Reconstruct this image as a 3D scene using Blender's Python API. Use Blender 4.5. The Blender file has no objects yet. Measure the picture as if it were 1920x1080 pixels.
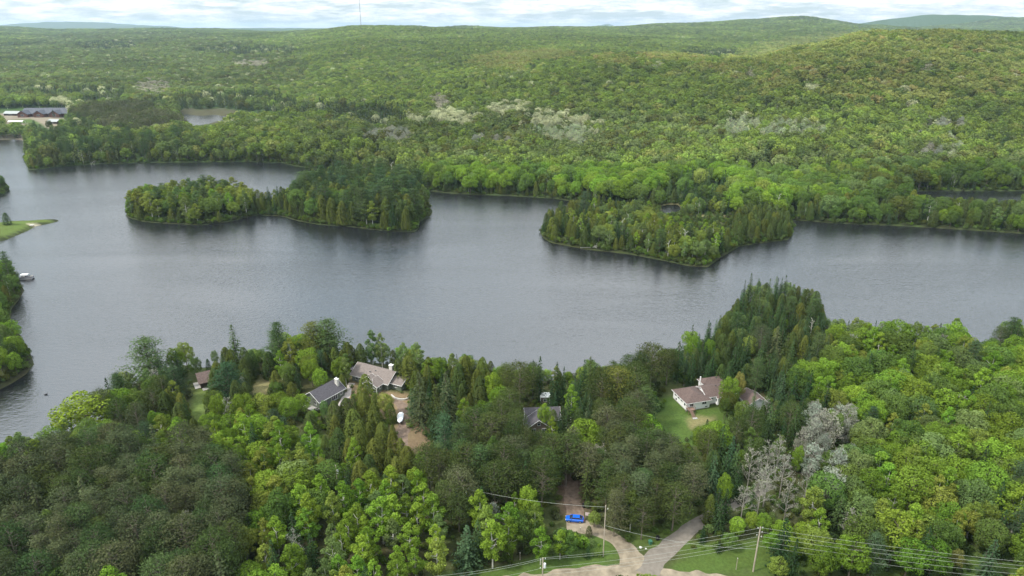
import bpy, math, random
import numpy as np
from mathutils import Vector, Matrix

sc = bpy.context.scene
# ------------------------------------------------------------------ camera
PITCH = math.radians(20.87)
CT, ST = math.cos(PITCH), math.sin(PITCH)
CAMZ = 120.0
cam = bpy.data.objects.new("camera", bpy.data.cameras.new("camera"))
sc.collection.objects.link(cam)
cam.location = (0, 0, CAMZ)
cam.rotation_euler = (math.pi / 2 - PITCH, 0, 0)
cam.data.sensor_width = 36
cam.data.lens = 24
cam.data.clip_start = 1
cam.data.clip_end = 90000
sc.camera = cam
# ------------------------------------------------------------------ world
SUN_EL, SUN_AZ = math.radians(50), math.radians(-112)   # azimuth from +Y towards +X
w = bpy.data.worlds.new("World"); sc.world = w
w.use_nodes = True
nt = w.node_tree; N = nt.nodes; L = nt.links
N.clear()
out = N.new("ShaderNodeOutputWorld"); bg = N.new("ShaderNodeBackground")
bg.inputs[1].default_value = 0.1
sky = N.new("ShaderNodeTexSky"); sky.sky_type = 'NISHITA'; sky.sun_disc = False
sky.sun_elevation = SUN_EL; sky.sun_rotation = SUN_AZ
tc = N.new("ShaderNodeTexCoord")
sep = N.new("ShaderNodeSeparateXYZ"); L.new(tc.outputs["Generated"], sep.inputs[0])
def M(op, a, b=None, c=None, nt_=None, clamp=False):
    n = (nt_ or nt).nodes.new("ShaderNodeMath"); n.operation = op; n.use_clamp = clamp
    for i, v in enumerate((a, b, c)):
        if v is None: continue
        if isinstance(v, (int, float)): n.inputs[i].default_value = v
        else: (nt_ or nt).links.new(v, n.inputs[i])
    return n.outputs[0]
zz = M('MAXIMUM', sep.outputs[2], 0.0)
den = M('ADD', zz, 0.14)
cx = M('DIVIDE', sep.outputs[0], den); cy = M('DIVIDE', sep.outputs[1], den)
cmb = N.new("ShaderNodeCombineXYZ"); L.new(cx, cmb.inputs[0]); L.new(cy, cmb.inputs[1])
def wnoise(scale, detail, off, rough=0.55):
    mp = N.new("ShaderNodeMapping"); mp.inputs[1].default_value = off
    mp.inputs[3].default_value = (scale, scale, scale)
    L.new(cmb.outputs[0], mp.inputs[0])
    n = N.new("ShaderNodeTexNoise"); n.inputs["Scale"].default_value = 1.0
    n.inputs["Detail"].default_value = detail; n.inputs["Roughness"].default_value = rough
    L.new(mp.outputs[0], n.inputs["Vector"]); return n.outputs["Fac"]
n1 = wnoise(1.7, 12, (3.1, 0.7, 0), 0.6)
n2 = wnoise(2.7, 12, (9.3, 5.2, 2), 0.70)
cover = N.new("ShaderNodeMapRange"); L.new(n1, cover.inputs[0])
cover.inputs[1].default_value = 0.40; cover.inputs[2].default_value = 0.53
shade = N.new("ShaderNodeValToRGB"); L.new(n2, shade.inputs[0])
e = shade.color_ramp.elements
e[0].position = 0.36; e[0].color = (6.2, 7.3, 8.2, 1)
e[1].position = 0.58; e[1].color = (11.6, 11.7, 11.7, 1)
mixc = N.new("ShaderNodeMixRGB"); L.new(cover.outputs[0], mixc.inputs[0])
blue = N.new("ShaderNodeMixRGB"); blue.inputs[0].default_value = 0.62
L.new(sky.outputs[0], blue.inputs[1]); blue.inputs[2].default_value = (6.6, 8.4, 9.4, 1)
L.new(blue.outputs[0], mixc.inputs[1]); L.new(shade.outputs[0], mixc.inputs[2])
gain = M('MULTIPLY_ADD', zz, 0.85, 0.75)
gm = N.new("ShaderNodeVectorMath"); gm.operation = 'SCALE'; L.new(mixc.outputs[0], gm.inputs[0]); L.new(gain, gm.inputs[3])
L.new(gm.outputs[0], bg.inputs[0]); L.new(bg.outputs[0], out.inputs[0])
# ------------------------------------------------------------------ sun
sl = bpy.data.lights.new("sun", 'SUN'); sl.energy = 3.2; sl.angle = math.radians(8)
sl.color = (1.0, 0.95, 0.86)
so = bpy.data.objects.new("sun", sl); sc.collection.objects.link(so)
sd = Vector((math.sin(SUN_AZ) * math.cos(SUN_EL), math.cos(SUN_AZ) * math.cos(SUN_EL), math.sin(SUN_EL)))
so.rotation_euler = sd.to_track_quat('Z', 'Y').to_euler()
so.location = sd * 500
sc.view_settings.view_transform = 'Standard'; sc.view_settings.look = 'None'
sc.view_settings.exposure = 0.6; sc.view_settings.gamma = 1
sc.render.engine = 'CYCLES'
sc.cycles.max_bounces = 6; sc.cycles.diffuse_bounces = 3; sc.cycles.glossy_bounces = 2
sc.cycles.transmission_bounces = 3; sc.cycles.volume_bounces = 0
sc.cycles.transparent_max_bounces = 4
# ------------------------------------------------------------------ projection
def at(px, py, z=0.0):
    a = (px - 960) / 1280; b = (py - 540) / 1280
    dy = CT - b * ST; dz = -ST - b * CT
    t = (z - CAMZ) / dz
    return (a * t, dy * t)
def prj(X, Y, Z):
    dz = Z - CAMZ; dep = Y * CT - dz * ST; u = Y * ST + dz * CT
    dep = np.where(dep < 1, 1, dep) if isinstance(dep, np.ndarray) else max(dep, 1)
    return 960 + 1280 * X / dep, 540 - 1280 * u / dep, dep
def poly(pts, z=0.0, extra=()):
    return np.array([at(x, y, z) for x, y in pts] + list(extra), float)
# ------------------------------------------------------------------ numpy noise
def hash2(ix, iy, s=0):
    h = (ix.astype(np.int64) * 374761393 + iy.astype(np.int64) * 668265263 + s * 982451653) & 0xffffffff
    h = ((h ^ (h >> 13)) * 1274126177) & 0xffffffff
    return ((h ^ (h >> 16)) & 0xffff) / 65535.0
def vnoise(x, y, s=0):
    x = np.asarray(x, float); y = np.asarray(y, float)
    ix = np.floor(x); iy = np.floor(y); fx = x - ix; fy = y - iy
    fx = fx * fx * (3 - 2 * fx); fy = fy * fy * (3 - 2 * fy)
    a = hash2(ix, iy, s); b = hash2(ix + 1, iy, s); c = hash2(ix, iy + 1, s); d = hash2(ix + 1, iy + 1, s)
    return (a * (1 - fx) + b * fx) * (1 - fy) + (c * (1 - fx) + d * fx) * fy
def fbm(x, y, s=0, o=3):
    v = 0; a = 0.5; t = 0
    for i in range(o):
        v = v + a * vnoise(np.asarray(x) * 2 ** i, np.asarray(y) * 2 ** i, s + i * 17); t += a; a *= 0.5
    return v / t
def sdpoly(X, Y, P):
    """signed distance, positive inside"""
    best = np.full(X.shape, 1e12); ins = np.zeros(X.shape, bool)
    n = len(P)
    for i in range(n):
        ax, ay = P[i]; bx, by = P[(i + 1) % n]
        ex, ey = bx - ax, by - ay; l2 = ex * ex + ey * ey + 1e-9
        t = np.clip(((X - ax) * ex + (Y - ay) * ey) / l2, 0, 1)
        dx = X - ax - t * ex; dy = Y - ay - t * ey
        best = np.minimum(best, dx * dx + dy * dy)
        if abs(ey) > 1e-9:
            c = ((ay <= Y) != (by <= Y)) & (X < ax + (Y - ay) * ex / ey)
            ins ^= c
    d = np.sqrt(best)
    return np.where(ins, d, -d)
def inpoly(X, Y, P):
    ins = np.zeros(np.shape(X), bool); n = len(P)
    for i in range(n):
        ax, ay = P[i]; bx, by = P[(i + 1) % n]
        if abs(by - ay) > 1e-9:
            ins ^= ((ay <= Y) != (by <= Y)) & (X < ax + (Y - ay) * (bx - ax) / (by - ay))
    return ins
# ------------------------------------------------------------------ shorelines
NEAR_SHORE = [(-900, 1010), (-300, 930), (0, 880), (90, 858), (150, 838), (195, 792), (250, 722), (320, 695), (420, 688), (480, 676),
    (560, 664), (640, 666), (680, 679), (720, 684), (770, 682), (860, 694), (940, 702), (1020, 716), (1080, 706), (1140, 698),
    (1200, 688), (1260, 668), (1300, 650), (1340, 632), (1362, 604), (1364, 592), (1380, 572), (1440, 560), (1500, 563),
    (1542, 580), (1546, 594), (1556, 622), (1580, 642), (1640, 652), (1720, 654), (1800, 650), (1870, 645), (1920, 655), (2300, 720)]
P_NEAR = poly(NEAR_SHORE, 0, [(900, 250), (900, -900), (-900, -900), (-900, 120)])
P_MAIN = poly([(-900, 262), (-200, 262), (0, 262), (42, 261), (52, 275), (46, 300), (55, 319), (100, 314), (170, 308), (260, 305),
    (380, 304), (460, 303), (530, 305), (552, 311), (590, 316), (650, 325), (740, 341), (805, 358), (850, 363), (950, 367), (1040, 372),
    (1110, 383), (1220, 392), (1290, 402), (1400, 412), (1480, 414), (1500, 413), (1560, 418), (1700, 424), (1800, 430), (1920, 438), (2500, 470)],
    0, [(60000, 2000), (60000, 60000), (-60000, 60000), (-60000, 1500)])
P_ISL1 = poly([(238, 404), (246, 409), (270, 415), (300, 418), (380, 422), (430, 415), (480, 403), (530, 405), (560, 414),
    (600, 421), (650, 424), (690, 429), (730, 433), (776, 434), (782, 430), (785, 416), (806, 405), (809, 398), (803, 386), (785, 368),
    (740, 354), (650, 348), (590, 353), (540, 376), (480, 383), (420, 370), (350, 371), (280, 381), (245, 392)])
P_ISL2 = poly([(1014, 436), (1022, 447), (1035, 455), (1100, 467), (1180, 476), (1240, 487), (1290, 498), (1325, 500), (1350, 482), (1385, 461),
    (1425, 455), (1476, 449), (1484, 441), (1487, 424), (1480, 410), (1400, 404), (1300, 398), (1240, 408), (1180, 404), (1110, 402), (1050, 408), (1022, 422)])
P_L1 = poly([(-500, 300), (-100, 340), (5, 343), (16, 354), (8, 366), (-100, 380), (-500, 395)])
P_SPIT = poly([(-500, 405), (-60, 416), (0, 418), (22, 415), (60, 414), (103, 411), (109, 415), (82, 421), (66, 424), (52, 432), (34, 440), (12, 449), (0, 451), (-100, 462), (-500, 480)])
P_L2 = poly([(-900, 470), (-60, 492), (6, 500), (30, 520), (42, 545), (34, 560), (18, 580), (16, 605), (24, 625), (50, 655), (60, 684), (45, 702), (20, 718), (0, 728), (-60, 755), (-900, 860)])
W_CH = poly([(1680, 366), (1720, 358), (1920, 358), (2500, 352), (2500, 410), (1920, 392), (1750, 378)])
W_POND = poly([(1238, 387), (1252, 383), (1272, 383), (1279, 391), (1276, 401), (1258, 402), (1240, 399)])
W_MARSH = poly([(338, 215), (352, 213), (375, 216), (398, 214), (425, 217), (442, 216), (470, 220), (500, 221), (470, 224), (440, 223), (428, 229), (405, 226), (385, 233), (360, 236), (348, 230), (356, 224), (336, 222)], 1.0)
LANDS = [P_NEAR, P_MAIN, P_ISL1, P_ISL2, P_L1, P_SPIT, P_L2]
WATERS = [W_CH, W_POND, W_MARSH]
def shore_sd(X, Y):
    X = np.asarray(X, float); Y = np.asarray(Y, float)
    res = np.full(X.shape, 400.0)
    m = (Y < 1500) & (np.abs(X) < 2600)
    if m.any():
        x, y = X[m], Y[m]
        d = sdpoly(x, y, LANDS[0])
        for P in LANDS[1:]: d = np.maximum(d, sdpoly(x, y, P))
        for P in WATERS: d = np.minimum(d, -sdpoly(x, y, P))
        res[m] = np.clip(d, -60, 400)
    return res
# ------------------------------------------------------------------ height field
TX = np.array([-1500, -200, 0, 130, 300, 520, 700, 900, 1050, 1150, 1300, 1400, 1500, 1620, 1750, 1920, 2300, 3500], float)
TD = np.array([0, 450, 600, 750, 900, 1050, 1200, 1400, 1900, 2600, 3600, 5000, 7000, 10000, 15000, 70000], float)
TZ = np.array([
 [4,4,4,4,4,4,4,4,4,4,4,4,4,4,4,4,4,4],
 [4,4,4,4,4,4,4,4,4,4,4,4,5,5,6,6,8,8],
 [4,4,4,4,4,5,5,5,5,5,5,5,7,8,8,8,10,10],
 [4,4,4,4,4,5,6,8,9,10,12,17,26,30,28,26,30,30],
 [4,4,5,5,5,6,9,18,26,32,36,46,64,72,66,60,60,60],
 [5,5,5,4,4,6,14,33,48,60,60,64,82,97,97,90,85,85],
 [10,10,10,9,8,9,22,38,56,66,64,58,78,100,102,98,95,95],
 [14,14,14,14,13,16,34,44,52,56,52,46,60,86,96,100,95,95],
 [24,26,26,26,26,36,62,66,62,58,48,42,46,60,70,80,80,80],
 [46,48,48,46,48,60,102,92,84,80,68,60,62,64,70,76,80,80],
 [78,78,76,70,72,76,116,102,96,96,98,102,112,98,84,84,90,90],
 [104,106,106,88,98,78,90,108,108,112,132,160,176,118,92,96,100,100],
 [100,100,98,96,96,84,94,98,102,104,108,110,112,104,112,128,130,120],
 [105,105,105,104,104,102,102,102,102,102,102,102,104,104,104,104,110,110],
 [108,108,108,108,106,104,104,104,104,104,104,104,104,104,104,104,110,110],
 [100]*18], float)
def bump(X, Y, px, D, h, wx, wy):
    cx = (px - 960) / 1280 * D * 0.934
    return h * np.exp(-((X - cx) / wx) ** 2 - ((Y - D) / wy) ** 2)
def height(X, Y, sdv=None):
    X = np.asarray(X, float); Y = np.asarray(Y, float)
    if sdv is None: sdv = shore_sd(X, Y)
    D = np.hypot(X, Y); Dy = np.clip(Y, 1, None)
    Yc = np.clip(Y, 30, None)
    px = 960 + 1280 * X / (Yc * CT + (CAMZ - 20) * ST)
    px = np.clip(px, TX[0], TX[-1]); dd = np.clip(Yc, 0, TD[-1] - 1)
    i = np.clip(np.searchsorted(TX, px, side='right') - 1, 0, len(TX) - 2)
    j = np.clip(np.searchsorted(TD, dd, side='right') - 1, 0, len(TD) - 2)
    fx = (px - TX[i]) / (TX[i + 1] - TX[i]); fy = (dd - TD[j]) / (TD[j + 1] - TD[j])
    fx = fx * fx * (3 - 2 * fx)
    z = (TZ[j, i] * (1 - fx) + TZ[j, i + 1] * fx) * (1 - fy) + (TZ[j + 1, i] * (1 - fx) + TZ[j + 1, i + 1] * fx) * fy
    amp = np.clip((Y - 620) / 900, 0, 1)
    z = z + amp * (fbm(X / 260, Y / 260, 5, 3) - 0.5) * (10 + 22 * np.clip((Y - 1500) / 3000, 0, 1))
    z = z + np.clip((Y - 2500) / 2500, 0, 1) * (fbm(X / 900, Y / 900, 9, 3) - 0.5) * 26
    # far ridges
    z = z + bump(X, Y, 100, 14000, 92, 700, 1500) + bump(X, Y, 200, 14500, 80, 700, 1500) + bump(X, Y, 275, 13500, 62, 380, 900)
    z = z + bump(X, Y, 1140, 20000, 75, 150, 600) + bump(X, Y, 1125, 20000, 62, 450, 900) + bump(X, Y, 910, 17000, 55, 260, 600)
    z = z + bump(X, Y, 1660, 7400, 66, 260, 700) + bump(X, Y, 1850, 6600, 80, 520, 900) + bump(X, Y, 1740, 7200, 60, 300, 800)
    z = z + bump(X, Y, 1480, 4700, 14, 420, 500)
    near = np.clip((Y - 250) / 150, 0, 1)
    flat = 3.0
    z = flat + (z - flat) * near
    ramp = 0.35 + (z - 0.35) * (1 - np.exp(-np.clip(sdv, 0, None) / np.where(Y < 400, 5.0, 16.0)))
    # spit, left lands and islands stay low
    low = (Y < 560) & (Y > 230) & (X < 260)
    ramp = np.where(low, np.minimum(ramp, 2.6), ramp)
    return np.where(sdv > 0, ramp, np.maximum(0.35 + sdv * 0.5, -3.0))
def gz(x, y):
    return float(height(np.array([x]), np.array([y]))[0])
# ------------------------------------------------------------------ object helpers
COL = sc.collection
def tag(o, label=None, cat=None, group=None, kind=None):
    if label: o["label"] = label
    if cat: o["category"] = cat
    if group: o["group"] = group
    if kind: o["kind"] = kind
    return o
def empty(name, loc, rz=0.0, scale=None):
    o = bpy.data.objects.new(name, None); COL.objects.link(o)
    o.location = loc; o.rotation_euler = (0, 0, rz)
    o.empty_display_size = 0.5
    if scale: o.scale = scale
    return o
def quad_mesh(name, V, Q, mats, mi=None, smooth=False):
    me = bpy.data.meshes.new(name)
    V = np.ascontiguousarray(V, np.float32); Q = np.ascontiguousarray(Q, np.int32)
    me.vertices.add(len(V)); me.vertices.foreach_set("co", V.ravel())
    me.loops.add(Q.size); me.loops.foreach_set("vertex_index", Q.ravel())
    me.polygons.add(len(Q))
    me.polygons.foreach_set("loop_start", np.arange(0, Q.size, Q.shape[1], dtype=np.int32))
    for m in mats: me.materials.append(m)
    if mi is not None: me.polygons.foreach_set("material_index", np.ascontiguousarray(mi, np.int32))
    if smooth: me.polygons.foreach_set("use_smooth", np.ones(len(Q), bool))
    me.update(calc_edges=True)
    return me
class MB:
    def __init__(s): s.v = []; s.f = []
    def face(s, pts):
        b = len(s.v); s.v += [tuple(p) for p in pts]; s.f.append(tuple(range(b, b + len(pts)))); return s
    def box(s, cx, cy, cz, sx, sy, sz, rz=0, taper=1.0):
        b = len(s.v); c, q = math.cos(rz), math.sin(rz)
        for k, (i, j, t) in enumerate([(-1,-1,-1),(1,-1,-1),(1,1,-1),(-1,1,-1),(-1,-1,1),(1,-1,1),(1,1,1),(-1,1,1)]):
            f = taper if t > 0 else 1
            x, y = i * sx / 2 * f, j * sy / 2 * f
            s.v.append((cx + x * c - y * q, cy + x * q + y * c, cz + t * sz / 2))
        for f in ((0,3,2,1),(4,5,6,7),(0,1,5,4),(1,2,6,5),(2,3,7,6),(3,0,4,7)): s.f.append(tuple(b + k for k in f))
        return s
    def slab(s, pts, th):
        """polygon given counter-clockwise seen from above, thickened downwards"""
        b = len(s.v); n = len(pts)
        s.v += [tuple(p) for p in pts] + [(p[0], p[1], p[2] - th) for p in pts]
        s.f.append(tuple(b + k for k in range(n))); s.f.append(tuple(b + n + k for k in reversed(range(n))))
        for k in range(n):
            k2 = (k + 1) % n; s.f.append((b + k, b + n + k, b + n + k2, b + k2))
        return s
    def tube(s, p0, p1, r0, r1=None, n=8, cap=True):
        r1 = r0 if r1 is None else r1
        p0 = Vector(p0); p1 = Vector(p1); d = (p1 - p0).normalized()
        a = d.orthogonal().normalized(); c = d.cross(a); b = len(s.v)
        for p, r in ((p0, r0), (p1, r1)):
            for k in range(n):
                t = 2 * math.pi * k / n
                s.v.append(tuple(p + (a * math.cos(t) + c * math.sin(t)) * r))
        for k in range(n):
            k2 = (k + 1) % n; s.f.append((b + k, b + k2, b + n + k2, b + n + k))
        if cap:
            s.f.append(tuple(b + k for k in reversed(range(n)))); s.f.append(tuple(b + n + k for k in range(n)))
        return s
    def loft(s, rings):
        """rings: list of equal-length closed point lists"""
        b = len(s.v); n = len(rings[0])
        for r in rings: s.v += [tuple(p) for p in r]
        for i in range(len(rings) - 1):
            for k in range(n):
                k2 = (k + 1) % n
                s.f.append((b + i * n + k, b + i * n + k2, b + (i + 1) * n + k2, b + (i + 1) * n + k))
        s.f.append(tuple(b + k for k in reversed(range(n)))); s.f.append(tuple(b + (len(rings) - 1) * n + k for k in range(n)))
        return s
    def build(s, name, mat, parent=None, loc=None, bevel=0, smooth=False):
        me = bpy.data.meshes.new(name); me.from_pydata(s.v, [], s.f); me.materials.append(mat); me.update()
        if smooth: me.polygons.foreach_set("use_smooth", np.ones(len(me.polygons), bool))
        o = bpy.data.objects.new(name, me); COL.objects.link(o)
        if parent: o.parent = parent
        if loc: o.location = loc
        if bevel:
            m = o.modifiers.new("bevel", 'BEVEL'); m.width = bevel; m.segments = 2; m.limit_method = 'ANGLE'
        return o
# ------------------------------------------------------------------ materials
def newmat(name):
    m = bpy.data.materials.new(name); m.use_nodes = True
    m.node_tree.nodes.clear(); return m
def pmat(name, col, rough=0.8, var=0.15, scale=2.0, metal=0.0, bumpv=0.0, coords="Object", stretch=None, spec=0.3):
    m = newmat(name); t = m.node_tree; n = t.nodes; l = t.links
    o = n.new("ShaderNodeOutputMaterial"); p = n.new("ShaderNodeBsdfPrincipled"); l.new(p.outputs[0], o.inputs[0])
    p.inputs["Roughness"].default_value = rough; p.inputs["Metallic"].default_value = metal
    p.inputs["Specular IOR Level"].default_value = spec
    c = n.new("ShaderNodeTexCoord"); src = c.outputs[coords]
    if stretch:
        mp = n.new("ShaderNodeMapping"); mp.inputs[3].default_value = stretch; l.new(src, mp.inputs[0]); src = mp.outputs[0]
    z = n.new("ShaderNodeTexNoise"); z.inputs["Scale"].default_value = scale; z.inputs["Detail"].default_value = 5
    l.new(src, z.inputs["Vector"])
    r = n.new("ShaderNodeValToRGB"); l.new(z.outputs["Fac"], r.inputs[0])
    r.color_ramp.elements[0].position = 0.3; r.color_ramp.elements[1].position = 0.7
    r.color_ramp.elements[0].color = tuple(v * (1 - var) for v in col) + (1,)
    r.color_ramp.elements[1].color = tuple(min(v * (1 + var), 1) for v in col) + (1,)
    l.new(r.outputs[0], p.inputs["Base Color"])
    if bumpv:
        b = n.new("ShaderNodeBump"); b.inputs[0].default_value = bumpv; b.inputs[1].default_value = 0.05
        l.new(z.outputs["Fac"], b.inputs["Height"]); l.new(b.outputs[0], p.inputs["Normal"])
    return m
def leafmat(name, trans=0.3, gain=1.0):
    m = newmat(name); t = m.node_tree; n = t.nodes; l = t.links
    o = n.new("ShaderNodeOutputMaterial")
    d = n.new("ShaderNodeBsdfDiffuse"); tr = n.new("ShaderNodeBsdfTranslucent"); mx = n.new("ShaderNodeMixShader")
    mx.inputs[0].default_value = trans
    a = n.new("ShaderNodeAttribute"); a.attribute_type = 'INSTANCER'; a.attribute_name = "color"
    c = n.new("ShaderNodeTexCoord"); z = n.new("ShaderNodeTexNoise"); z.inputs["Scale"].default_value = 0.55
    z.inputs["Detail"].default_value = 3; l.new(c.outputs["Object"], z.inputs["Vector"])
    inf = n.new("ShaderNodeObjectInfo")
    z4 = z; z4.noise_dimensions = '4D'
    l.new(M('MULTIPLY', inf.outputs["Random"], 50.0, nt_=t), z4.inputs["W"])
    v = M('MULTIPLY_ADD', z.outputs["Fac"], 1.0, 0.5, nt_=t)
    geo = n.new("ShaderNodeNewGeometry")
    v2 = M('MULTIPLY_ADD', geo.outputs["Random Per Island"], 0.24, 0.88, nt_=t)
    v = M('MULTIPLY', v, v2, nt_=t); v = M('MULTIPLY', v, gain, nt_=t)
    hs = n.new("ShaderNodeHueSaturation")
    l.new(M('MULTIPLY_ADD', inf.outputs["Random"], 0.024, 0.494, nt_=t), hs.inputs["Hue"])
    l.new(v, hs.inputs["Value"]); l.new(a.outputs["Color"], hs.inputs["Color"])
    l.new(hs.outputs[0], d.inputs[0]); l.new(hs.outputs[0], tr.inputs[0])
    l.new(d.outputs[0], mx.inputs[1]); l.new(tr.outputs[0], mx.inputs[2]); l.new(mx.outputs[0], o.inputs[0])
    return m
LEAF = leafmat("broad_leaves", 0.24)
NEEDLE = leafmat("needles", 0.15)
BARK = pmat("bark", (0.11, 0.09, 0.07), 0.9, 0.3, 3)
WBARK = pmat("white_bark", (0.50, 0.49, 0.43), 0.8, 0.25, 3)
GBARK = pmat("grey_bark", (0.23, 0.215, 0.185), 0.9, 0.2, 2)
PBARK = pmat("pine_bark", (0.15, 0.125, 0.10), 0.9, 0.2, 2)
# ------------------------------------------------------------------ setting: ground
def build_ground():
    ang = np.concatenate([np.arange(-180, -52, 4.0), np.arange(-52, 52.01, 0.22), np.arange(56, 180, 4.0)])
    ang = np.radians(ang)
    r = [0.0, 25, 50, 75, 90]; x = 100.0
    while x < 900: r.append(x); x *= 1.0075
    while x < 27000: r.append(x); x *= 1.022
    r = np.array(r[1:])
    A, R = np.meshgrid(ang, r)
    X = np.sin(A) * R; Y = np.cos(A) * R
    sdv = shore_sd(X.ravel(), Y.ravel()).reshape(X.shape)
    Z = height(X.ravel(), Y.ravel(), sdv.ravel()).reshape(X.shape)
    nr, na = X.shape
    V = np.stack([X.ravel(), Y.ravel(), Z.ravel()], 1)
    V = np.vstack([V, [[0, 0, 3.0]]])
    i, j = np.meshgrid(np.arange(nr - 1), np.arange(na), indexing='ij')
    j2 = (j + 1) % na
    Q = np.stack([i * na + j, (i + 1) * na + j, (i + 1) * na + j2, i * na + j2], -1).reshape(-1, 4)
    Q = Q[:, ::-1]
    cpt = len(V) - 1
    jj = np.arange(na); T = np.stack([np.full(na, cpt), jj, (jj + 1) % na, np.full(na, cpt)], 1)
    # centre fan as degenerate-free quads: use pairs of triangles
    m = newmat("ground_cover"); t = m.node_tree; n = t.nodes; l = t.links
    o = n.new("ShaderNodeOutputMaterial"); p = n.new("ShaderNodeBsdfPrincipled"); l.new(p.outputs[0], o.inputs[0])
    p.inputs["Roughness"].default_value = 0.95; p.inputs["Specular IOR Level"].default_value = 0.1
    at_ = n.new("ShaderNodeAttribute"); at_.attribute_name = "cover"
    g = n.new("ShaderNodeNewGeometry")
    z1 = n.new("ShaderNodeTexNoise"); z1.inputs["Scale"].default_value = 0.09; z1.inputs["Detail"].default_value = 6
    z1.inputs["Roughness"].default_value = 0.7
    l.new(g.outputs["Position"], z1.inputs["Vector"])
    z2 = n.new("ShaderNodeTexNoise"); z2.inputs["Scale"].default_value = 1.3; z2.inputs["Detail"].default_value = 6; z2.inputs["Roughness"].default_value = 0.7
    l.new(g.outputs["Position"], z2.inputs["Vector"])
    v = M('MULTIPLY_ADD', z1.outputs["Fac"], 0.7, 0.65, nt_=t)
    v2 = M('MULTIPLY_ADD', z2.outputs["Fac"], 1.4, 0.3, nt_=t); v = M('MULTIPLY', v, v2, nt_=t)
    hs = n.new("ShaderNodeHueSaturation"); l.new(at_.outputs["Color"], hs.inputs["Color"]); l.new(v, hs.inputs["Value"])
    l.new(M('MULTIPLY_ADD', z1.outputs["Fac"], 0.06, 0.47, nt_=t), hs.inputs["Hue"])
    l.new(hs.outputs[0], p.inputs["Base Color"])
    b = n.new("ShaderNodeBump"); b.inputs[0].default_value = 1.0; b.inputs[1].default_value = 9.0
    z3 = n.new("ShaderNodeTexVoronoi"); z3.inputs["Scale"].default_value = 0.055
    l.new(g.outputs["Position"], z3.inputs["Vector"])
    sx = n.new("ShaderNodeSeparateXYZ"); l.new(g.outputs["Position"], sx.inputs[0])
    far = n.new("ShaderNodeMapRange"); l.new(sx.outputs[1], far.inputs[0]); far.inputs[1].default_value = 2500; far.inputs[2].default_value = 5000
    hgt_ = M('MULTIPLY', M('SUBTRACT', 1.0, z3.outputs["Distance"], nt_=t), far.outputs[0], nt_=t)
    l.new(hgt_, b.inputs["Height"]); l.new(b.outputs[0], p.inputs["Normal"])
    V2 = V
    Q2 = np.vstack([Q])
    me = quad_mesh("ground", V2[:-1], Q2, [m], smooth=True)
    # cover colour
    Xf, Yf = V2[:-1, 0], V2[:-1, 1]; s = sdv.ravel()
    C = np.empty((len(Xf), 4), np.float32); C[:, 3] = 1
    soil = np.array([0.06, 0.052, 0.028]); moss = np.array([0.05, 0.075, 0.02])
    k = fbm(Xf / 9, Yf / 9, 3, 3)[:, None]
    base = soil * (1 - k) + moss * k
    canopy = np.array([0.042, 0.075, 0.02])
    f = np.clip((Yf - 300) / 500, 0, 1)[:, None]
    C[:, :3] = base * (1 - f) + canopy * f
    def paint(pts, col, z=3.0, soft=3.0, wob=3.0):
        P = poly(pts, z)
        lo = P.min(0) - 15; hi = P.max(0) + 15
        m_ = (Xf > lo[0]) & (Xf < hi[0]) & (Yf > lo[1]) & (Yf < hi[1])
        if not m_.any(): return
        dd = sdpoly(Xf[m_], Yf[m_], P) + (fbm(Xf[m_] / 4, Yf[m_] / 4, 21, 2) - 0.5) * wob
        a = np.clip(dd / soft + 0.5, 0, 1)[:, None]
        C[m_, :3] = C[m_, :3] * (1 - a) + np.array(col) * a
    for args in PATCHES: paint(*args)
    # shore rim: wet soil, colour darkened further to stand in for bank shade
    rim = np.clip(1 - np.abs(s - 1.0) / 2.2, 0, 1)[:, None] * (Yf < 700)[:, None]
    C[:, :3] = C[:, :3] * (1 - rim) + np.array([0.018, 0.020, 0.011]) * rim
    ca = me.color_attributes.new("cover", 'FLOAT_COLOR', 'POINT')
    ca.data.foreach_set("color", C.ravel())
    ob = bpy.data.objects.new("ground", me); COL.objects.link(ob)
    tag(ob, kind="structure")
    # small disc under the camera
    d = MB(); d.slab([(math.cos(a) * 25.5, math.sin(a) * 25.5, 3.0) for a in np.linspace(0, 2 * math.pi, 24, endpoint=False)], 0.5)
    do = d.build("ground_patch", BARK); do.data.materials[0] = m; tag(do, kind="structure")
    return m
GRASS = (0.062, 0.100, 0.022); GRASS2 = (0.11, 0.15, 0.04); DRY = (0.17, 0.15, 0.07); DIRT = (0.15, 0.11, 0.065); SAND = (0.20, 0.17, 0.125)
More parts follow.
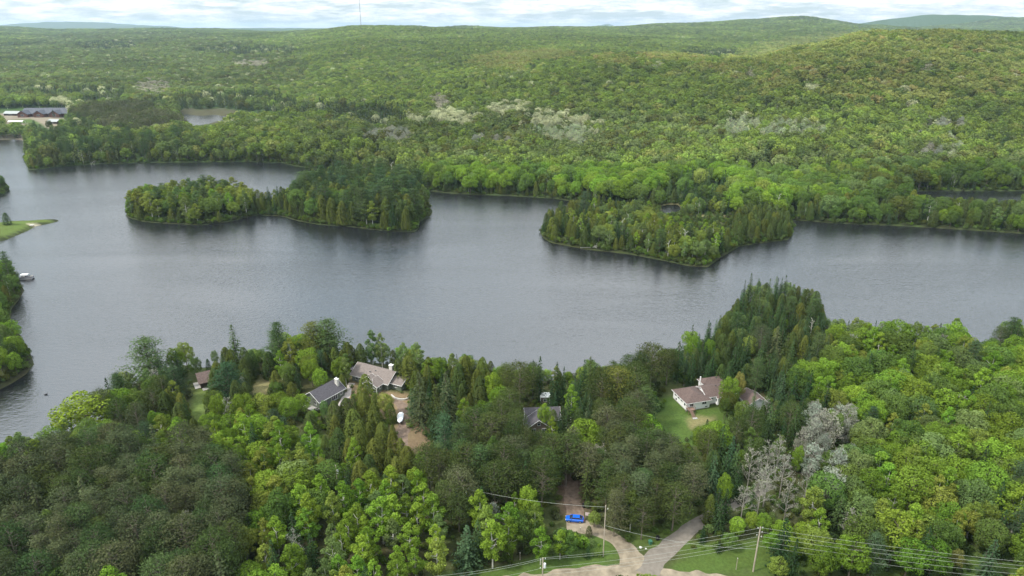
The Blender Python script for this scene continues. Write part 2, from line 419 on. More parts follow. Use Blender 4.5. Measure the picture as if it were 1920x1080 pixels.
PATCHES = [
    ([(1225, 760), (1250, 745), (1400, 770), (1400, 800), (1340, 830), (1260, 840), (1220, 810)], GRASS, 3, 3, 4),
    ([(1290, 785), (1340, 780), (1350, 792), (1300, 800)], DRY, 3, 2.5, 5),
    ([(960, 1075), (1040, 1010), (1150, 985), (1170, 1050), (1100, 1065)], GRASS, 3, 3, 4),
    ([(1150, 1000), (1300, 960), (1280, 1040), (1190, 1030)], (0.07, 0.10, 0.025), 3, 3, 4),
    ([(1240, 1075), (1300, 1020), (1420, 1010), (1950, 1040), (1950, 1090)], GRASS, 3, 3, 4),
    ([(800, 1080), (960, 1060), (1000, 1040), (1140, 1045), (1140, 1075), (900, 1100)], GRASS, 3, 2, 3),
    ([(738, 800), (760, 770), (800, 790), (870, 835), (840, 860), (740, 845)], DIRT, 3, 3, 4),
    ([(655, 720), (670, 700), (740, 735), (800, 745), (770, 800), (700, 770), (640, 760)], (0.19, 0.14, 0.08), 3, 3, 4),
    ([(470, 735), (490, 700), (540, 700), (520, 740), (500, 770)], DRY, 3, 3, 4),
    ([(345, 780), (375, 725), (400, 735), (385, 800)], GRASS2, 3, 3, 3),
    ([(535, 830), (590, 800), (620, 830), (560, 880)], GRASS, 3, 3, 3),
    ([(1040, 900), (1090, 890), (1110, 960), (1050, 965)], (0.12, 0.085, 0.06), 3, 3, 3),
    ([(-400, 405), (0, 418), (105, 412), (60, 428), (0, 450), (-400, 480)], (0.085, 0.118, 0.028), 0.5, 1, 1),
    ([(50, 424), (62, 420), (82, 421), (66, 426)], (0.40, 0.36, 0.26), 0.5, 1, 1),
    ([(-20, 262), (45, 262), (45, 256), (-20, 256)], SAND, 1, 1.5, 1),
    ([(0, 216), (20, 210), (60, 214), (118, 222), (124, 240), (95, 244), (80, 236), (10, 236)], SAND, 4, 6, 6),
    ([(20, 228), (60, 226), (75, 234), (20, 236)], GRASS, 4, 4, 4),
    ([(140, 198), (160, 194), (230, 195), (240, 200), (160, 206)], (0.17, 0.21, 0.06), 4, 8, 8),
    ([(335, 206), (430, 208), (520, 220), (540, 228), (430, 238), (330, 236)], (0.062, 0.060, 0.032), 2, 8, 14),
    ([(1230, 410), (1225, 385), (1250, 378), (1290, 382), (1330, 396), (1380, 404), (1360, 414), (1280, 410)], (0.14, 0.13, 0.06), 1, 4, 6),
]
GM = build_ground()
# ------------------------------------------------------------------ setting: water
def water_mat():
    m = newmat("lake_water"); t = m.node_tree; n = t.nodes; l = t.links
    o = n.new("ShaderNodeOutputMaterial"); p = n.new("ShaderNodeBsdfPrincipled"); l.new(p.outputs[0], o.inputs[0])
    p.inputs["Base Color"].default_value = (0.010, 0.011, 0.013, 1)
    p.inputs["IOR"].default_value = 2.45
    g = n.new("ShaderNodeNewGeometry")
    def noise(scale, sc3, rot, detail=3, dist=0.0):
        mp = n.new("ShaderNodeMapping"); mp.inputs[3].default_value = sc3; mp.inputs[2].default_value = (0, 0, rot)
        l.new(g.outputs["Position"], mp.inputs[0])
        z = n.new("ShaderNodeTexNoise"); z.inputs["Scale"].default_value = scale; z.inputs["Detail"].default_value = detail
        z.inputs["Distortion"].default_value = dist
        l.new(mp.outputs[0], z.inputs["Vector"]); return z.outputs["Fac"]
    a = noise(0.62, (1, 2.2, 1), 0.45, 5, 0.4)
    b_ = noise(0.26, (1, 2.0, 1), 0.1, 3)
    c = noise(0.011, (0.6, 2.2, 1), 0.12, 5, 0.6)
    wind = n.new("ShaderNodeMapRange"); l.new(c, wind.inputs[0]); wind.inputs[1].default_value = 0.35; wind.inputs[2].default_value = 0.65
    hsum = M('MULTIPLY_ADD', b_, 0.9, a, nt_=t)
    b = n.new("ShaderNodeBump"); b.inputs[1].default_value = 0.27
    l.new(M('MULTIPLY_ADD', wind.outputs[0], 0.35, 0.50, nt_=t), b.inputs[0])
    l.new(hsum, b.inputs["Height"]); l.new(b.outputs[0], p.inputs["Normal"])
    l.new(M('MULTIPLY_ADD', wind.outputs[0], 0.05, 0.06, nt_=t), p.inputs["Roughness"])
    return m
WM = water_mat()
wb = MB(); wb.face([(-9000, -2000, 0), (9000, -2000, 0), (9000, 9000, 0), (-9000, 9000, 0)])
tag(wb.build("water", WM), kind="structure")
# ------------------------------------------------------------------ tree templates
def unit(v): return v / (np.linalg.norm(v, axis=-1, keepdims=True) + 1e-9)
def leaves(C, Nrm, size, rng, jit=0.5, aspect=0.75):
    n = len(C); Nn = unit(Nrm + rng.normal(0, jit, (n, 3)))
    r = unit(rng.normal(0, 1, (n, 3))); a = unit(np.cross(Nn, r)); b = np.cross(Nn, a)
    s = size * rng.uniform(0.6, 1.25, (n, 1)) * 0.5
    a = a * s; b = b * s * aspect
    V = np.stack([C - a, C - b * 1.0, C + a, C + b], 1)   # diamonds read as leaf sprays
    return V.reshape(-1, 3)
def tubes(segs, n=4):
    """segs: list of (p0,p1,r0,r1) -> quads (unshared)"""
    P0 = np.array([s[0] for s in segs], float); P1 = np.array([s[1] for s in segs], float)
    R0 = np.array([s[2] for s in segs])[:, None]; R1 = np.array([s[3] for s in segs])[:, None]
    d = unit(P1 - P0); h = np.where(np.abs(d[:, 2:3]) > 0.9, np.array([[1., 0, 0]]), np.array([[0, 0, 1.]]))
    a = unit(np.cross(d, h)); b = np.cross(d, a); out = []
    for k in range(n):
        t0, t1 = 2 * math.pi * k / n, 2 * math.pi * (k + 1) / n
        v0 = a * math.cos(t0) + b * math.sin(t0); v1 = a * math.cos(t1) + b * math.sin(t1)
        out.append(np.stack([P0 + v0 * R0, P0 + v1 * R0, P1 + v1 * R1, P1 + v0 * R1], 1))
    return np.concatenate(out).reshape(-1, 3)
def lobes_cloud(cent, rad, count, rng, leaf, shell=0.8, jit=0.45, upper=0.0):
    w_ = rad ** 2; k = rng.choice(len(cent), count * 2, p=w_ / w_.sum())
    d = unit(rng.normal(0, 1, (count * 2, 3)) + np.array([0, 0, upper]))
    P = cent[k] + d * rad[k][:, None] * rng.uniform(shell, 1.04, (count * 2, 1))
    inside = np.zeros(len(P), bool)
    for i in range(len(cent)):
        inside |= (np.linalg.norm(P - cent[i], axis=1) < rad[i] * 0.74) & (k != i)
    P = P[~inside][:count]; d = d[~inside][:count]
    return leaves(P, d, leaf, rng, jit)
def limbs(rng, H, targets, z0, r0, frac=0.6):
    segs = [((0, 0, -0.6), (0, 0, z0), r0, r0 * 0.8), ((0, 0, z0), (rng.normal(0, .15), rng.normal(0, .15), H * 0.82), r0 * 0.8, r0 * 0.15)]
    for t in targets:
        t = np.array(t); zb = max(z0 * 0.7, t[2] - np.hypot(t[0], t[1]) * rng.uniform(0.6, 1.1))
        mid = np.array([t[0] * 0.5, t[1] * 0.5, zb + (t[2] - zb) * 0.4])
        segs.append(((0, 0, zb), mid, r0 * 0.4, r0 * 0.25)); segs.append((mid, t, r0 * 0.25, r0 * 0.08))
    return segs
def t_maple(rng, H=12.0, R=4.2, lf=0.38, cnt=4300, k=17, base=0.22, jit=0.36):
    zc = H * (base + 1) / 2; hz = H * (1 - base) / 2
    cent = []; rad = []
    for i in range(k):
        u = (i + 0.5) / k; zt = 1 - 1.75 * u; th = i * 2.399 + rng.uniform(-.4, .4); q = math.sqrt(max(0, 1 - zt * zt))
        r = R * rng.uniform(0.20, 0.52)
        cent.append((math.cos(th) * q * (R - r) , math.sin(th) * q * (R - r), zc + zt * (hz - r * 0.9) + rng.uniform(-.3, .3))); rad.append(r)
    cent.append((0, 0, zc - hz * .1)); rad.append(R * 0.55)
    cent = np.array(cent); rad = np.array(rad)
    lv = lobes_cloud(cent, rad, cnt, rng, lf, 0.8, jit)
    tr = tubes(limbs(rng, H, cent[:10], H * 0.28, 0.2), 5)
    return lv, tr
def t_aspen(rng, H=14.0, R=2.6, lf=0.34, cnt=3300, base=0.25, k=22):
    cent = []; rad = []
    for i in range(k):
        t = (i + 0.5) / k; z = H * (base + (1 - base) * t * 0.95)
        prof = R * (math.sin(math.pi * min(1, (0.12 + t * 0.86))) ** 0.7) 
        th = i * 2.399 + rng.uniform(-.5, .5); r = rng.uniform(0.24, 0.42) * R * (1.05 - 0.35 * t)
        q = max(0, prof - r) * rng.uniform(0.6, 1.15)
        cent.append((math.cos(th) * q, math.sin(th) * q, z)); rad.append(r)
    cent = np.array(cent); rad = np.array(rad)
    lv = lobes_cloud(cent, rad, cnt, rng, lf, 0.55, 0.7)
    tr = tubes(limbs(rng, H, cent[:14], H * 0.35, 0.15), 5)
    return lv, tr
def t_spruce(rng, H=13.0, R=2.2, lf=0.5, step=0.36, pw=0.85, base=0.05, droop=0.18, nb=9):
    C = []; Nn = []; z = H * base
    while z < H * 0.99:
        t = z / H; L = R * (1 - t) ** pw * rng.uniform(0.85, 1.12) + 0.08
        m = max(3, int(nb * (0.35 + 0.65 * (1 - t))))
        ph = rng.uniform(0, 6.28)
        for b in range(m):
            th = ph + 6.283 * b / m + rng.uniform(-.25, .25); Lb = L * rng.uniform(0.72, 1.2)
            ns = max(1, int(Lb / (lf * 0.62)))
            for q in range(ns):
                f = (q + 0.9) / ns; rr = Lb * f
                C.append((math.cos(th) * rr, math.sin(th) * rr, z - droop * rr * rr / R + rng.uniform(-.08, .08)))
                Nn.append((math.cos(th) * 0.7, math.sin(th) * 0.7, 0.9))
        z += step * (1.15 - 0.5 * t)
    C = np.array(C); Nn = np.array(Nn)
    C = np.vstack([C, [[0, 0, H - 0.1 * i * 2] for i in range(4)]]); Nn = np.vstack([Nn, [[0.7, 0.2, 0.3]] * 4])
    return leaves(C, Nn, lf, rng, 0.42, 0.6), tubes([((0, 0, -.5), (0, 0, H * .95), 0.17, 0.03)], 5)
def t_cedar(rng, H=10.0, R=2.2, lf=0.36, cnt=2600, pw=0.46):
    m = cnt; t = rng.uniform(0, 1, m) ** 1.15; th = rng.uniform(0, 6.283, m)
    ribs = 1 + 0.13 * np.sin(th * 5 + rng.uniform(0, 6) + t * 4) + 0.10 * np.sin(th * 9 + t * 11 + 2) + 0.08 * np.sin(t * 26 + th * 3)
    prof = R * (1 - t) ** pw * np.minimum(1, 0.72 + t * 2.4)
    rr = prof * ribs * rng.uniform(0.78, 1.05, m)
    C = np.stack([np.cos(th) * rr, np.sin(th) * rr, 0.15 + t * H * 0.97], 1)
    Nn = np.stack([np.cos(th), np.sin(th), 0.35 + t * 0.9], 1)
    return leaves(C, Nn, lf, rng, 0.38, 0.6), tubes([((0, 0, -.5), (0, 0, H * .85), 0.16, 0.03)], 5)
def t_wpine(rng, H=17.0, R=4.2, lf=0.42, whorls=10, den=42, base=0.2):
    C = []; Nn = []; segs = [((0, 0, -.6), (0, 0, H * .5), 0.27, 0.2), ((0, 0, H * .5), (0, 0, H * .97), 0.2, 0.03)]
    for i in range(whorls):
        t = i / (whorls - 1); z = H * (base + (0.93 - base) * t)
        L = R * (1.0 - 0.72 * t ** 1.6) * rng.uniform(0.8, 1.1) * (0.75 + 0.25 * min(1, t * 5))
        m = rng.integers(4, 7) if t < 0.8 else 4; ph = rng.uniform(0, 6.28)
        for b in range(m):
            th = ph + 6.283 * b / m + rng.uniform(-.3, .3); Lb = L * rng.uniform(0.6, 1.15)
            up = 0.12 + 0.35 * t; e = np.array([math.cos(th) * Lb, math.sin(th) * Lb, z + up * Lb])
            segs.append(((0, 0, z), tuple(e), 0.07, 0.025))
            nc = max(2, int(Lb / 0.95))
            for q in range(nc):
                f = 0.3 + 0.72 * (q + rng.uniform(0, .7)) / nc; p = np.array([0, 0, z]) * (1 - f) + e * f
                p = p + np.array([rng.normal(0, .25 * Lb * .4), rng.normal(0, .25 * Lb * .4), 0.12])
                k = int(den * rng.uniform(0.7, 1.2)); dd = rng.normal(0, 1, (k, 3)) * np.array([0.72, 0.72, 0.24])
                C.append(p + dd); nn = dd * np.array([.5, .5, 1]) + np.array([0, 0, 0.9]); Nn.append(nn)
    C.append(np.array([[0, 0, H * .97]]) + rng.normal(0, .25, (14, 3))); Nn.append(rng.normal(0, 1, (14, 3)))
    return leaves(np.concatenate(C), np.concatenate(Nn), lf, rng, 0.45, 0.5), tubes(segs, 4)
def t_rpine(rng, H=15.0, R=3.3, lf=0.38, tufts=95, den=44, base=0.30):
    C = []; Nn = []; segs = [((0, 0, -.6), (0, 0, H * .6), 0.22, 0.17), ((0, 0, H * .6), (0, 0, H * .95), 0.17, 0.04)]
    for i in range(tufts):
        u = (i + .5) / tufts; zt = 1 - 1.7 * u; q = math.sqrt(max(0, 1 - zt * zt)); th = i * 2.399 + rng.uniform(-.3, .3)
        rr = R * q * rng.uniform(0.7, 1.05); z = H * (base + (1 - base) * (zt * 0.5 + 0.5)) + rng.uniform(-.4, .3)
        p = np.array([math.cos(th) * rr, math.sin(th) * rr, z])
        if i % 2 == 0: segs.append(((0, 0, max(H * base * .7, z - rr * 0.5)), tuple(p), 0.05, 0.02))
        k = int(den * rng.uniform(0.7, 1.3)); s = rng.uniform(0.45, 0.75)
        dd = rng.normal(0, 1, (k, 3)) * np.array([s, s, s * 0.6])
        C.append(p + dd); Nn.append(dd + np.array([0, 0, 0.45]))
    for i in range(9):
        th = rng.uniform(0, 6.28); z = H * rng.uniform(0.2, 0.5); Lb = R * rng.uniform(.4, .8)
        segs.append(((0, 0, z), (math.cos(th) * Lb, math.sin(th) * Lb, z - .2), 0.04, 0.015))
    return leaves(np.concatenate(C), np.concatenate(Nn), lf, rng, 0.55, 0.45), tubes(segs, 4)
def branch_rec(rng, p, d, L, r, depth, segs, tips):
    q = p + d * L; segs.append((tuple(p), tuple(q), r, r * 0.62))
    if depth == 0: tips.append(q); return
    for i in range(3 if depth > 1 else 4):
        nd = unit(d + rng.normal(0, 0.42, 3) + np.array([0, 0, 0.22]))
        branch_rec(rng, p + (q - p) * rng.uniform(0.55, 1.0), nd, L * rng.uniform(0.5, 0.72), max(r * 0.5, 0.022), depth - 1, segs, tips)
def t_bare(rng, H=12.0, R=3.0, specks=0, lf=0.28, thick=1.0):
    segs = [((0, 0, -.5), (0, 0, H * .5), 0.16, 0.11), ((0, 0, H * .5), (rng.normal(0, .2), rng.normal(0, .2), H * .93), 0.11, 0.02)]
    tips = []
    for i in range(15):
        t = i / 15; z = H * (0.25 + 0.68 * t); th = i * 2.399; L = R * (0.62 - 0.3 * t) * rng.uniform(.7, 1.1)
        d = unit(np.array([math.cos(th), math.sin(th), 0.75 + 0.5 * t]))
        branch_rec(rng, np.array([0, 0, z]), d, L, 0.055 * thick, 3, segs, tips)
    tips = np.array(tips)
    if specks:
        P = tips[rng.integers(0, len(tips), specks)] + rng.normal(0, .3, (specks, 3)); nn = rng.normal(0, 1, (specks, 3)) + np.array([0, 0, .6])
    else:
        k = 260; P = tips[rng.integers(0, len(tips), k)] + rng.normal(0, .2, (k, 3)); nn = rng.normal(0, 1, (k, 3)) + np.array([0, 0, .6])
    return leaves(P, nn, lf, rng, 0.5), tubes(segs, 3)
def t_snag(rng, H=11.0, R=1.5):
    segs = [((0, 0, -.5), (.2, 0, H * .55), 0.14, 0.1), ((.2, 0, H * .55), (.5, .1, H), 0.1, 0.03)]; tips = []
    for i in range(6):
        z = H * (0.45 + 0.09 * i); th = i * 2.4; d = unit(np.array([math.cos(th), math.sin(th), 1.1]))
        branch_rec(rng, np.array([.2, 0, z]), d, R * .9, 0.06, 1, segs, tips)
    tips = np.array(tips)
    return leaves(tips, rng.normal(0, 1, tips.shape), 0.18, rng), tubes(segs, 4)
def t_shrub(rng, H=2.6, R=1.7, lf=0.38, cnt=330):
    k = 6; th = rng.uniform(0, 6.28, k); rr = rng.uniform(0, .6, k) * R
    cent = np.stack([np.cos(th) * rr, np.sin(th) * rr, rng.uniform(.35, .7, k) * H], 1); rad = rng.uniform(.38, .55, k) * R
    return lobes_cloud(cent, rad, cnt, rng, lf, 0.75, 0.5), tubes([((0, 0, -.3), (0, 0, H * .5), 0.06, 0.03)], 4)

# kind: builder, nominal height, nominal radius, leaf material, bark material, variants, category, crown height for lookup
KINDS = {
 "maple":  (t_maple, 12.0, 4.2, LEAF, BARK, 4, "maple tree", "broadleaf_tree"),
 "aspen":  (t_aspen, 14.0, 2.6, LEAF, WBARK, 4, "birch tree", "birch_tree"),
 "spruce": (t_spruce, 13.0, 2.2, NEEDLE, BARK, 3, "spruce tree", "spruce_tree"),
 "cedar":  (t_cedar, 10.0, 2.2, NEEDLE, BARK, 3, "cedar tree", "cedar_tree"),
 "wpine":  (t_wpine, 17.0, 4.2, NEEDLE, PBARK, 3, "white pine", "white_pine_tree"),
 "rpine":  (t_rpine, 15.0, 3.3, NEEDLE, PBARK, 3, "red pine", "red_pine_tree"),
 "bare":   (t_bare, 12.0, 3.0, LEAF, GBARK, 2, "bare tree", "bare_tree"),
 "bloss":  (lambda r: (t_aspen(r, H=12.0, R=3.0, lf=0.33, cnt=1500, base=0.22, k=26)[0], t_bare(r, thick=.8)[1]), 12.0, 3.0, LEAF, GBARK, 2, "budding tree", "budding_tree"),
 "snag":   (t_snag, 11.0, 1.5, LEAF, WBARK, 2, "dead birch", "dead_birch_tree"),
 "shrub":  (t_shrub, 2.6, 1.7, LEAF, BARK, 3, "shrub", "shrub"),
}
FARK = {   # coarser builds of the same kinds for the far-off wood
 "maple": [lambda r: t_maple(r, lf=0.78, cnt=850, k=13, jit=0.2)] * 4,
 "aspen": [lambda r: t_aspen(r, lf=0.8, cnt=420, k=14)] * 2,
 "spruce": [lambda r: t_spruce(r, lf=0.85, step=0.75, nb=7)] * 2,
 "cedar": [lambda r: t_cedar(r, lf=0.8, cnt=380)] * 2,
 "wpine": [lambda r: t_wpine(r, lf=0.8, den=13)] * 2,
 "rpine": [lambda r: t_rpine(r, lf=0.8, tufts=60, den=10)] * 1,
 "bloss": [lambda r: t_maple(r, H=12, R=3.0, lf=0.52, cnt=900, base=0.3, k=16, jit=0.3)] * 3,
}
def mesh_from(V, mats, name, mi=None):
    return quad_mesh(name, V, np.arange(len(V)).reshape(-1, 4), mats, mi)
TPL = {}
rng0 = np.random.default_rng(11)
for kn, (fn, H_, R_, lm, bm_, nv, cat, nm) in KINDS.items():
    TPL[kn] = []
    for v in range(nv):
        lv, tr = fn(rng0)
        TPL[kn].append((mesh_from(lv, [lm], nm + "_crown"), mesh_from(tr, [bm_], nm + "_trunk"), lv, tr))
STUFF_TPL = []      # meshes for the instanced wood, order = index
STUFF_IDX = {}
def add_stuff_tpl(key, lv, tr, lm, bm_):
    V = np.vstack([lv, tr]); mi = np.r_[np.zeros(len(lv) // 4, int), np.ones(len(tr) // 4, int)]
    STUFF_IDX.setdefault(key, []).append(len(STUFF_TPL))
    STUFF_TPL.append(mesh_from(V, [lm, bm_], "wood_tree", mi))
for kn in KINDS:
    for c_, t_, lv, tr in TPL[kn]: add_stuff_tpl(kn, lv, tr, KINDS[kn][3], KINDS[kn][4])
for kn, fns in FARK.items():
    for f in fns:
        lv, tr = f(rng0); add_stuff_tpl("far_" + kn, lv, tr, KINDS[kn][3], KINDS[kn][4])
TCOL = bpy.data.collections.new("wood_trees")
for i, me in enumerate(STUFF_TPL):
    o = bpy.data.objects.new("wood_tree.%03d" % i, me); TCOL.objects.link(o)
def stuff(name, label, pts, scl, rot, idx, colr, cat):
    me = bpy.data.meshes.new(name); me.vertices.add(len(pts))
    me.vertices.foreach_set("co", np.ascontiguousarray(pts, np.float32).ravel())
    def att(n_, ty, arr, prop="value"):
        a = me.attributes.new(n_, ty, 'POINT'); a.data.foreach_set(prop, np.ascontiguousarray(arr).ravel())
    att("scl", 'FLOAT_VECTOR', scl.astype(np.float32), "vector"); att("rot", 'FLOAT', rot.astype(np.float32))
    att("idx", 'INT', idx.astype(np.int32))
    c4 = np.ones((len(pts), 4), np.float32); c4[:, :3] = colr; att("color", 'FLOAT_COLOR', c4, "color")
    ob = bpy.data.objects.new(name, me); COL.objects.link(ob)
    g = bpy.data.node_groups.new(name, 'GeometryNodeTree')
    g.interface.new_socket("Geometry", in_out='INPUT', socket_type='NodeSocketGeometry')
    g.interface.new_socket("Geometry", in_out='OUTPUT', socket_type='NodeSocketGeometry')
    n = g.nodes; l = g.links
    gi = n.new("NodeGroupInput"); go = n.new("NodeGroupOutput"); iop = n.new("GeometryNodeInstanceOnPoints")
    m2p = n.new("GeometryNodeMeshToPoints"); l.new(gi.outputs[0], m2p.inputs[0])
    ci = n.new("GeometryNodeCollectionInfo"); ci.inputs[0].default_value = TCOL
    ci.inputs["Separate Children"].default_value = True; ci.inputs["Reset Children"].default_value = True
    def na(nm, ty):
        x = n.new("GeometryNodeInputNamedAttribute"); x.data_type = ty; x.inputs[0].default_value = nm; return x.outputs[0]
    l.new(m2p.outputs[0], iop.inputs["Points"]); l.new(ci.outputs[0], iop.inputs["Instance"])
    iop.inputs["Pick Instance"].default_value = True; l.new(na("idx", 'INT'), iop.inputs["Instance Index"])
    cr = n.new("ShaderNodeCombineXYZ"); l.new(na("rot", 'FLOAT'), cr.inputs[2]); l.new(cr.outputs[0], iop.inputs["Rotation"])
    l.new(na("scl", 'FLOAT_VECTOR'), iop.inputs["Scale"]); l.new(iop.outputs[0], go.inputs[0])
    md = ob.modifiers.new("wood", 'NODES'); md.node_group = g
    tag(ob, label, cat, None, "stuff"); return ob
# ------------------------------------------------------------------ tree placement
CLR = {  # name: (albedo, word for labels)
 "lime": ((0.165, 0.250, 0.030), "lime green"), "bright": ((0.130, 0.200, 0.026), "bright green"),
 "mid": ((0.095, 0.145, 0.032), "mid green"), "ygreen": ((0.175, 0.215, 0.040), "yellowish green"),
 "soft": ((0.125, 0.175, 0.055), "soft pale green"), "olive": ((0.085, 0.100, 0.022), "olive green"),
 "dolive": ((0.055, 0.075, 0.022), "dark olive"), "dark": ((0.030, 0.054, 0.020), "dark green"),
 "blue": ((0.050, 0.085, 0.040), "blue green"), "pine": ((0.058, 0.092, 0.032), "deep green"),
 "brown": ((0.074, 0.088, 0.040), "brownish green"), "rust": ((0.20, 0.085, 0.03), "rusty brown"),
 "orange": ((0.205, 0.198, 0.058), "orange tinted"), "gold": ((0.180, 0.222, 0.048), "golden green"),
 "pale": ((0.320, 0.370, 0.200), "pale grey green"), "white": ((0.250, 0.265, 0.205), "whitish"), "grey": ((0.240, 0.250, 0.185), "greyish"),
}
# palettes: (kind, colour, weight, hmin, hmax)
PAL = {
 "bright": [("maple","bright",3.4,8,14),("maple","lime",2.2,7,13),("maple","mid",2.0,8,14),("aspen","lime",2.2,10,15),("aspen","ygreen",1.2,9,14),("maple","ygreen",.9,7,12),("spruce","dark",1.5,8,15),("maple","soft",1.2,8,13),("wpine","blue",.25,12,15),("bare","grey",.25,9,12),("maple","orange",.05,7,10)],
 "aspens": [("aspen","lime",5,10,15),("aspen","bright",2,9,14),("aspen","soft",1.5,9,13),("maple","mid",1,8,11),("spruce","dark",.6,8,12),("aspen","ygreen",1.5,9,13)],
 "rpines": [("rpine","brown",4,13,17),("wpine","brown",3,13,17),("wpine","dolive",1.5,12,18),("spruce","brown",1.0,12,18),("spruce","dolive",.6,10,16),("aspen","mid",.35,9,13),("bare","grey",.35,10,13),("rpine","dolive",3,12,17),("rpine","pine",2,12,16),("maple","mid",.3,5,8)],
 "dpines": [("rpine","dolive",4,13,17),("wpine","pine",2,13,17),("rpine","brown",2,13,16),("spruce","dark",1,11,15)],
 "cedars": [("cedar","olive",5,8,12),("cedar","dolive",3,8,12),("spruce","dark",.7,8,12)],
 "spruces": [("spruce","dark",5,10,16),("spruce","blue",2,9,14),("spruce","pine",2,9,14),("cedar","dolive",2,8,11),("rpine","dolive",.8,12,14),("maple","soft",.25,8,10)],
 "point": [("spruce","dark",4,9,15),("spruce","pine",3,9,14),("cedar","dolive",3,8,12),("wpine","pine",.7,10,14),("spruce","blue",1.5,8,12),("aspen","soft",.6,8,12),("maple","soft",.4,7,10),("cedar","olive",1.5,8,12)],
 "mixdark": [("cedar","dolive",2,8,11),("rpine","dolive",2,11,15),("spruce","dark",2,9,14),("wpine","pine",1.5,12,16),("maple","mid",1.5,8,11),("aspen","soft",.8,9,12)],
 "mixlake": [("maple","bright",2,8,11),("maple","mid",2,8,11),("cedar","dolive",1.5,8,11),("wpine","pine",1,12,15),("aspen","soft",1.2,9,12),("cedar","olive",1.5,7,10),("maple","ygreen",.8,7,10)],
 "young": [("spruce","dark",3,4,8),("maple","lime",1.5,4,7),("maple","mid",1.5,4,7),("spruce","pine",1,4,7),("spruce","rust",.12,4,6)],
 "blooms": [("bloss","white",2.5,10,14),("maple","mid",1.2,9,12),("maple","soft",1.5,8,12)],
 "bares": [("bare","grey",4,10,14),("aspen","soft",1,8,11),("spruce","dark",1,7,10)],
 "isl_w": [("aspen","ygreen",3,12,18),("aspen","lime",1.5,12,17),("aspen","soft",2,12,18),("maple","ygreen",2,10,15),("maple","mid",1,10,14),("wpine","pine",.6,14,18),("cedar","olive",2.2,7,11),("cedar","dolive",1,7,10),("spruce","dark",.4,9,13)],
 "isl_m": [("cedar","olive",4,8,12),("spruce","dark",2,10,14),("aspen","ygreen",1.5,9,13),("cedar","dolive",2,8,12)],
 "isl_e": [("cedar","olive",3,12,18),("cedar","dolive",3,12,18),("wpine","pine",1.4,20,25),("wpine","blue",.8,18,23),("spruce","dark",1.5,14,20),("aspen","ygreen",1.3,13,19),("aspen","soft",1.4,13,19),("maple","mid",1,12,17)],
 "isl_2": [("maple","ygreen",1.2,7,11),("maple","soft",1.0,7,11),("aspen","ygreen",1.8,9,14),("cedar","olive",3,7,11),("spruce","dark",1.4,9,14),("aspen","lime",1,9,13),("aspen","soft",1.4,9,13),("cedar","dolive",1.5,7,11),("snag","white",.25,8,11),("wpine","pine",.4,12,15)],
 "isl_2e": [("cedar","dolive",4,8,12),("cedar","olive",2,8,12),("aspen","soft",.4,9,12)],
 "marsh": [("cedar","dolive",3,2.5,5),("spruce","pine",1,3,6),("cedar","olive",2,2,4)],
 "edge": [("cedar","dolive",3,7,12),("maple","mid",1.6,9,13),("spruce","dark",2,9,15),("maple","bright",1.2,9,14),("aspen","soft",1,10,13),("cedar","olive",1.5,7,11)],
 "strip": [("aspen","soft",2.5,12,17),("aspen","ygreen",1.5,12,16),("cedar","dolive",3,10,14),("cedar","olive",1.5,9,13),("spruce","dark",1.3,11,16),("maple","soft",1,10,14),("maple","mid",1,10,13)],
 "tip": [("wpine","pine",2,14,20),("cedar","dolive",3,8,13),("maple","mid",1.5,10,14),("aspen","soft",.5,10,13),("spruce","dark",.6,10,14)],
 "redp": [("rpine","brown",3,15,19),("rpine","dolive",3,15,19)],
 "conif": [("spruce","dark",5,11,17),("spruce","pine",2,11,16),("cedar","dolive",1.5,9,12),("aspen","soft",.5,10,13),("maple","mid",.5,9,12)],
 "far": [("maple","bright",4.5,11,15),("maple","mid",3.2,11,15),("maple","lime",1.3,11,14),("maple","gold",.5,11,15),("aspen","soft",.8,12,15),("spruce","dark",.35,12,17),("wpine","pine",.25,14,18)],
 "farmix": [("maple","mid",3,10,14),("maple","soft",2,10,14),("maple","bright",1.6,10,14),("aspen","soft",1.6,11,14),("spruce","dark",.8,12,17),("maple","olive",1.2,10,14),("maple","gold",.5,10,14)],
 "gold": [("maple","gold",3.6,12,16),("maple","bright",2.4,11,15),("maple","mid",2,11,15),("maple","orange",.3,12,15),("aspen","pale",.12,10,13),("maple","ygreen",1.8,11,15)],
 "amber": [("maple","gold",3,12,16),("maple","orange",.9,12,16),("maple","ygreen",2,12,15),("maple","bright",1,11,15)],
 "palep": [("bloss","pale",6,12,15),("aspen","pale",1,11,14),("maple","mid",.8,10,13)],
 "greyp": [("bloss","grey",4,12,15),("aspen","pale",1.5,11,14),("maple","olive",1,10,13)],
}
def E_(cx, cy, rx, ry, p): return (cx, cy, rx, ry, p)
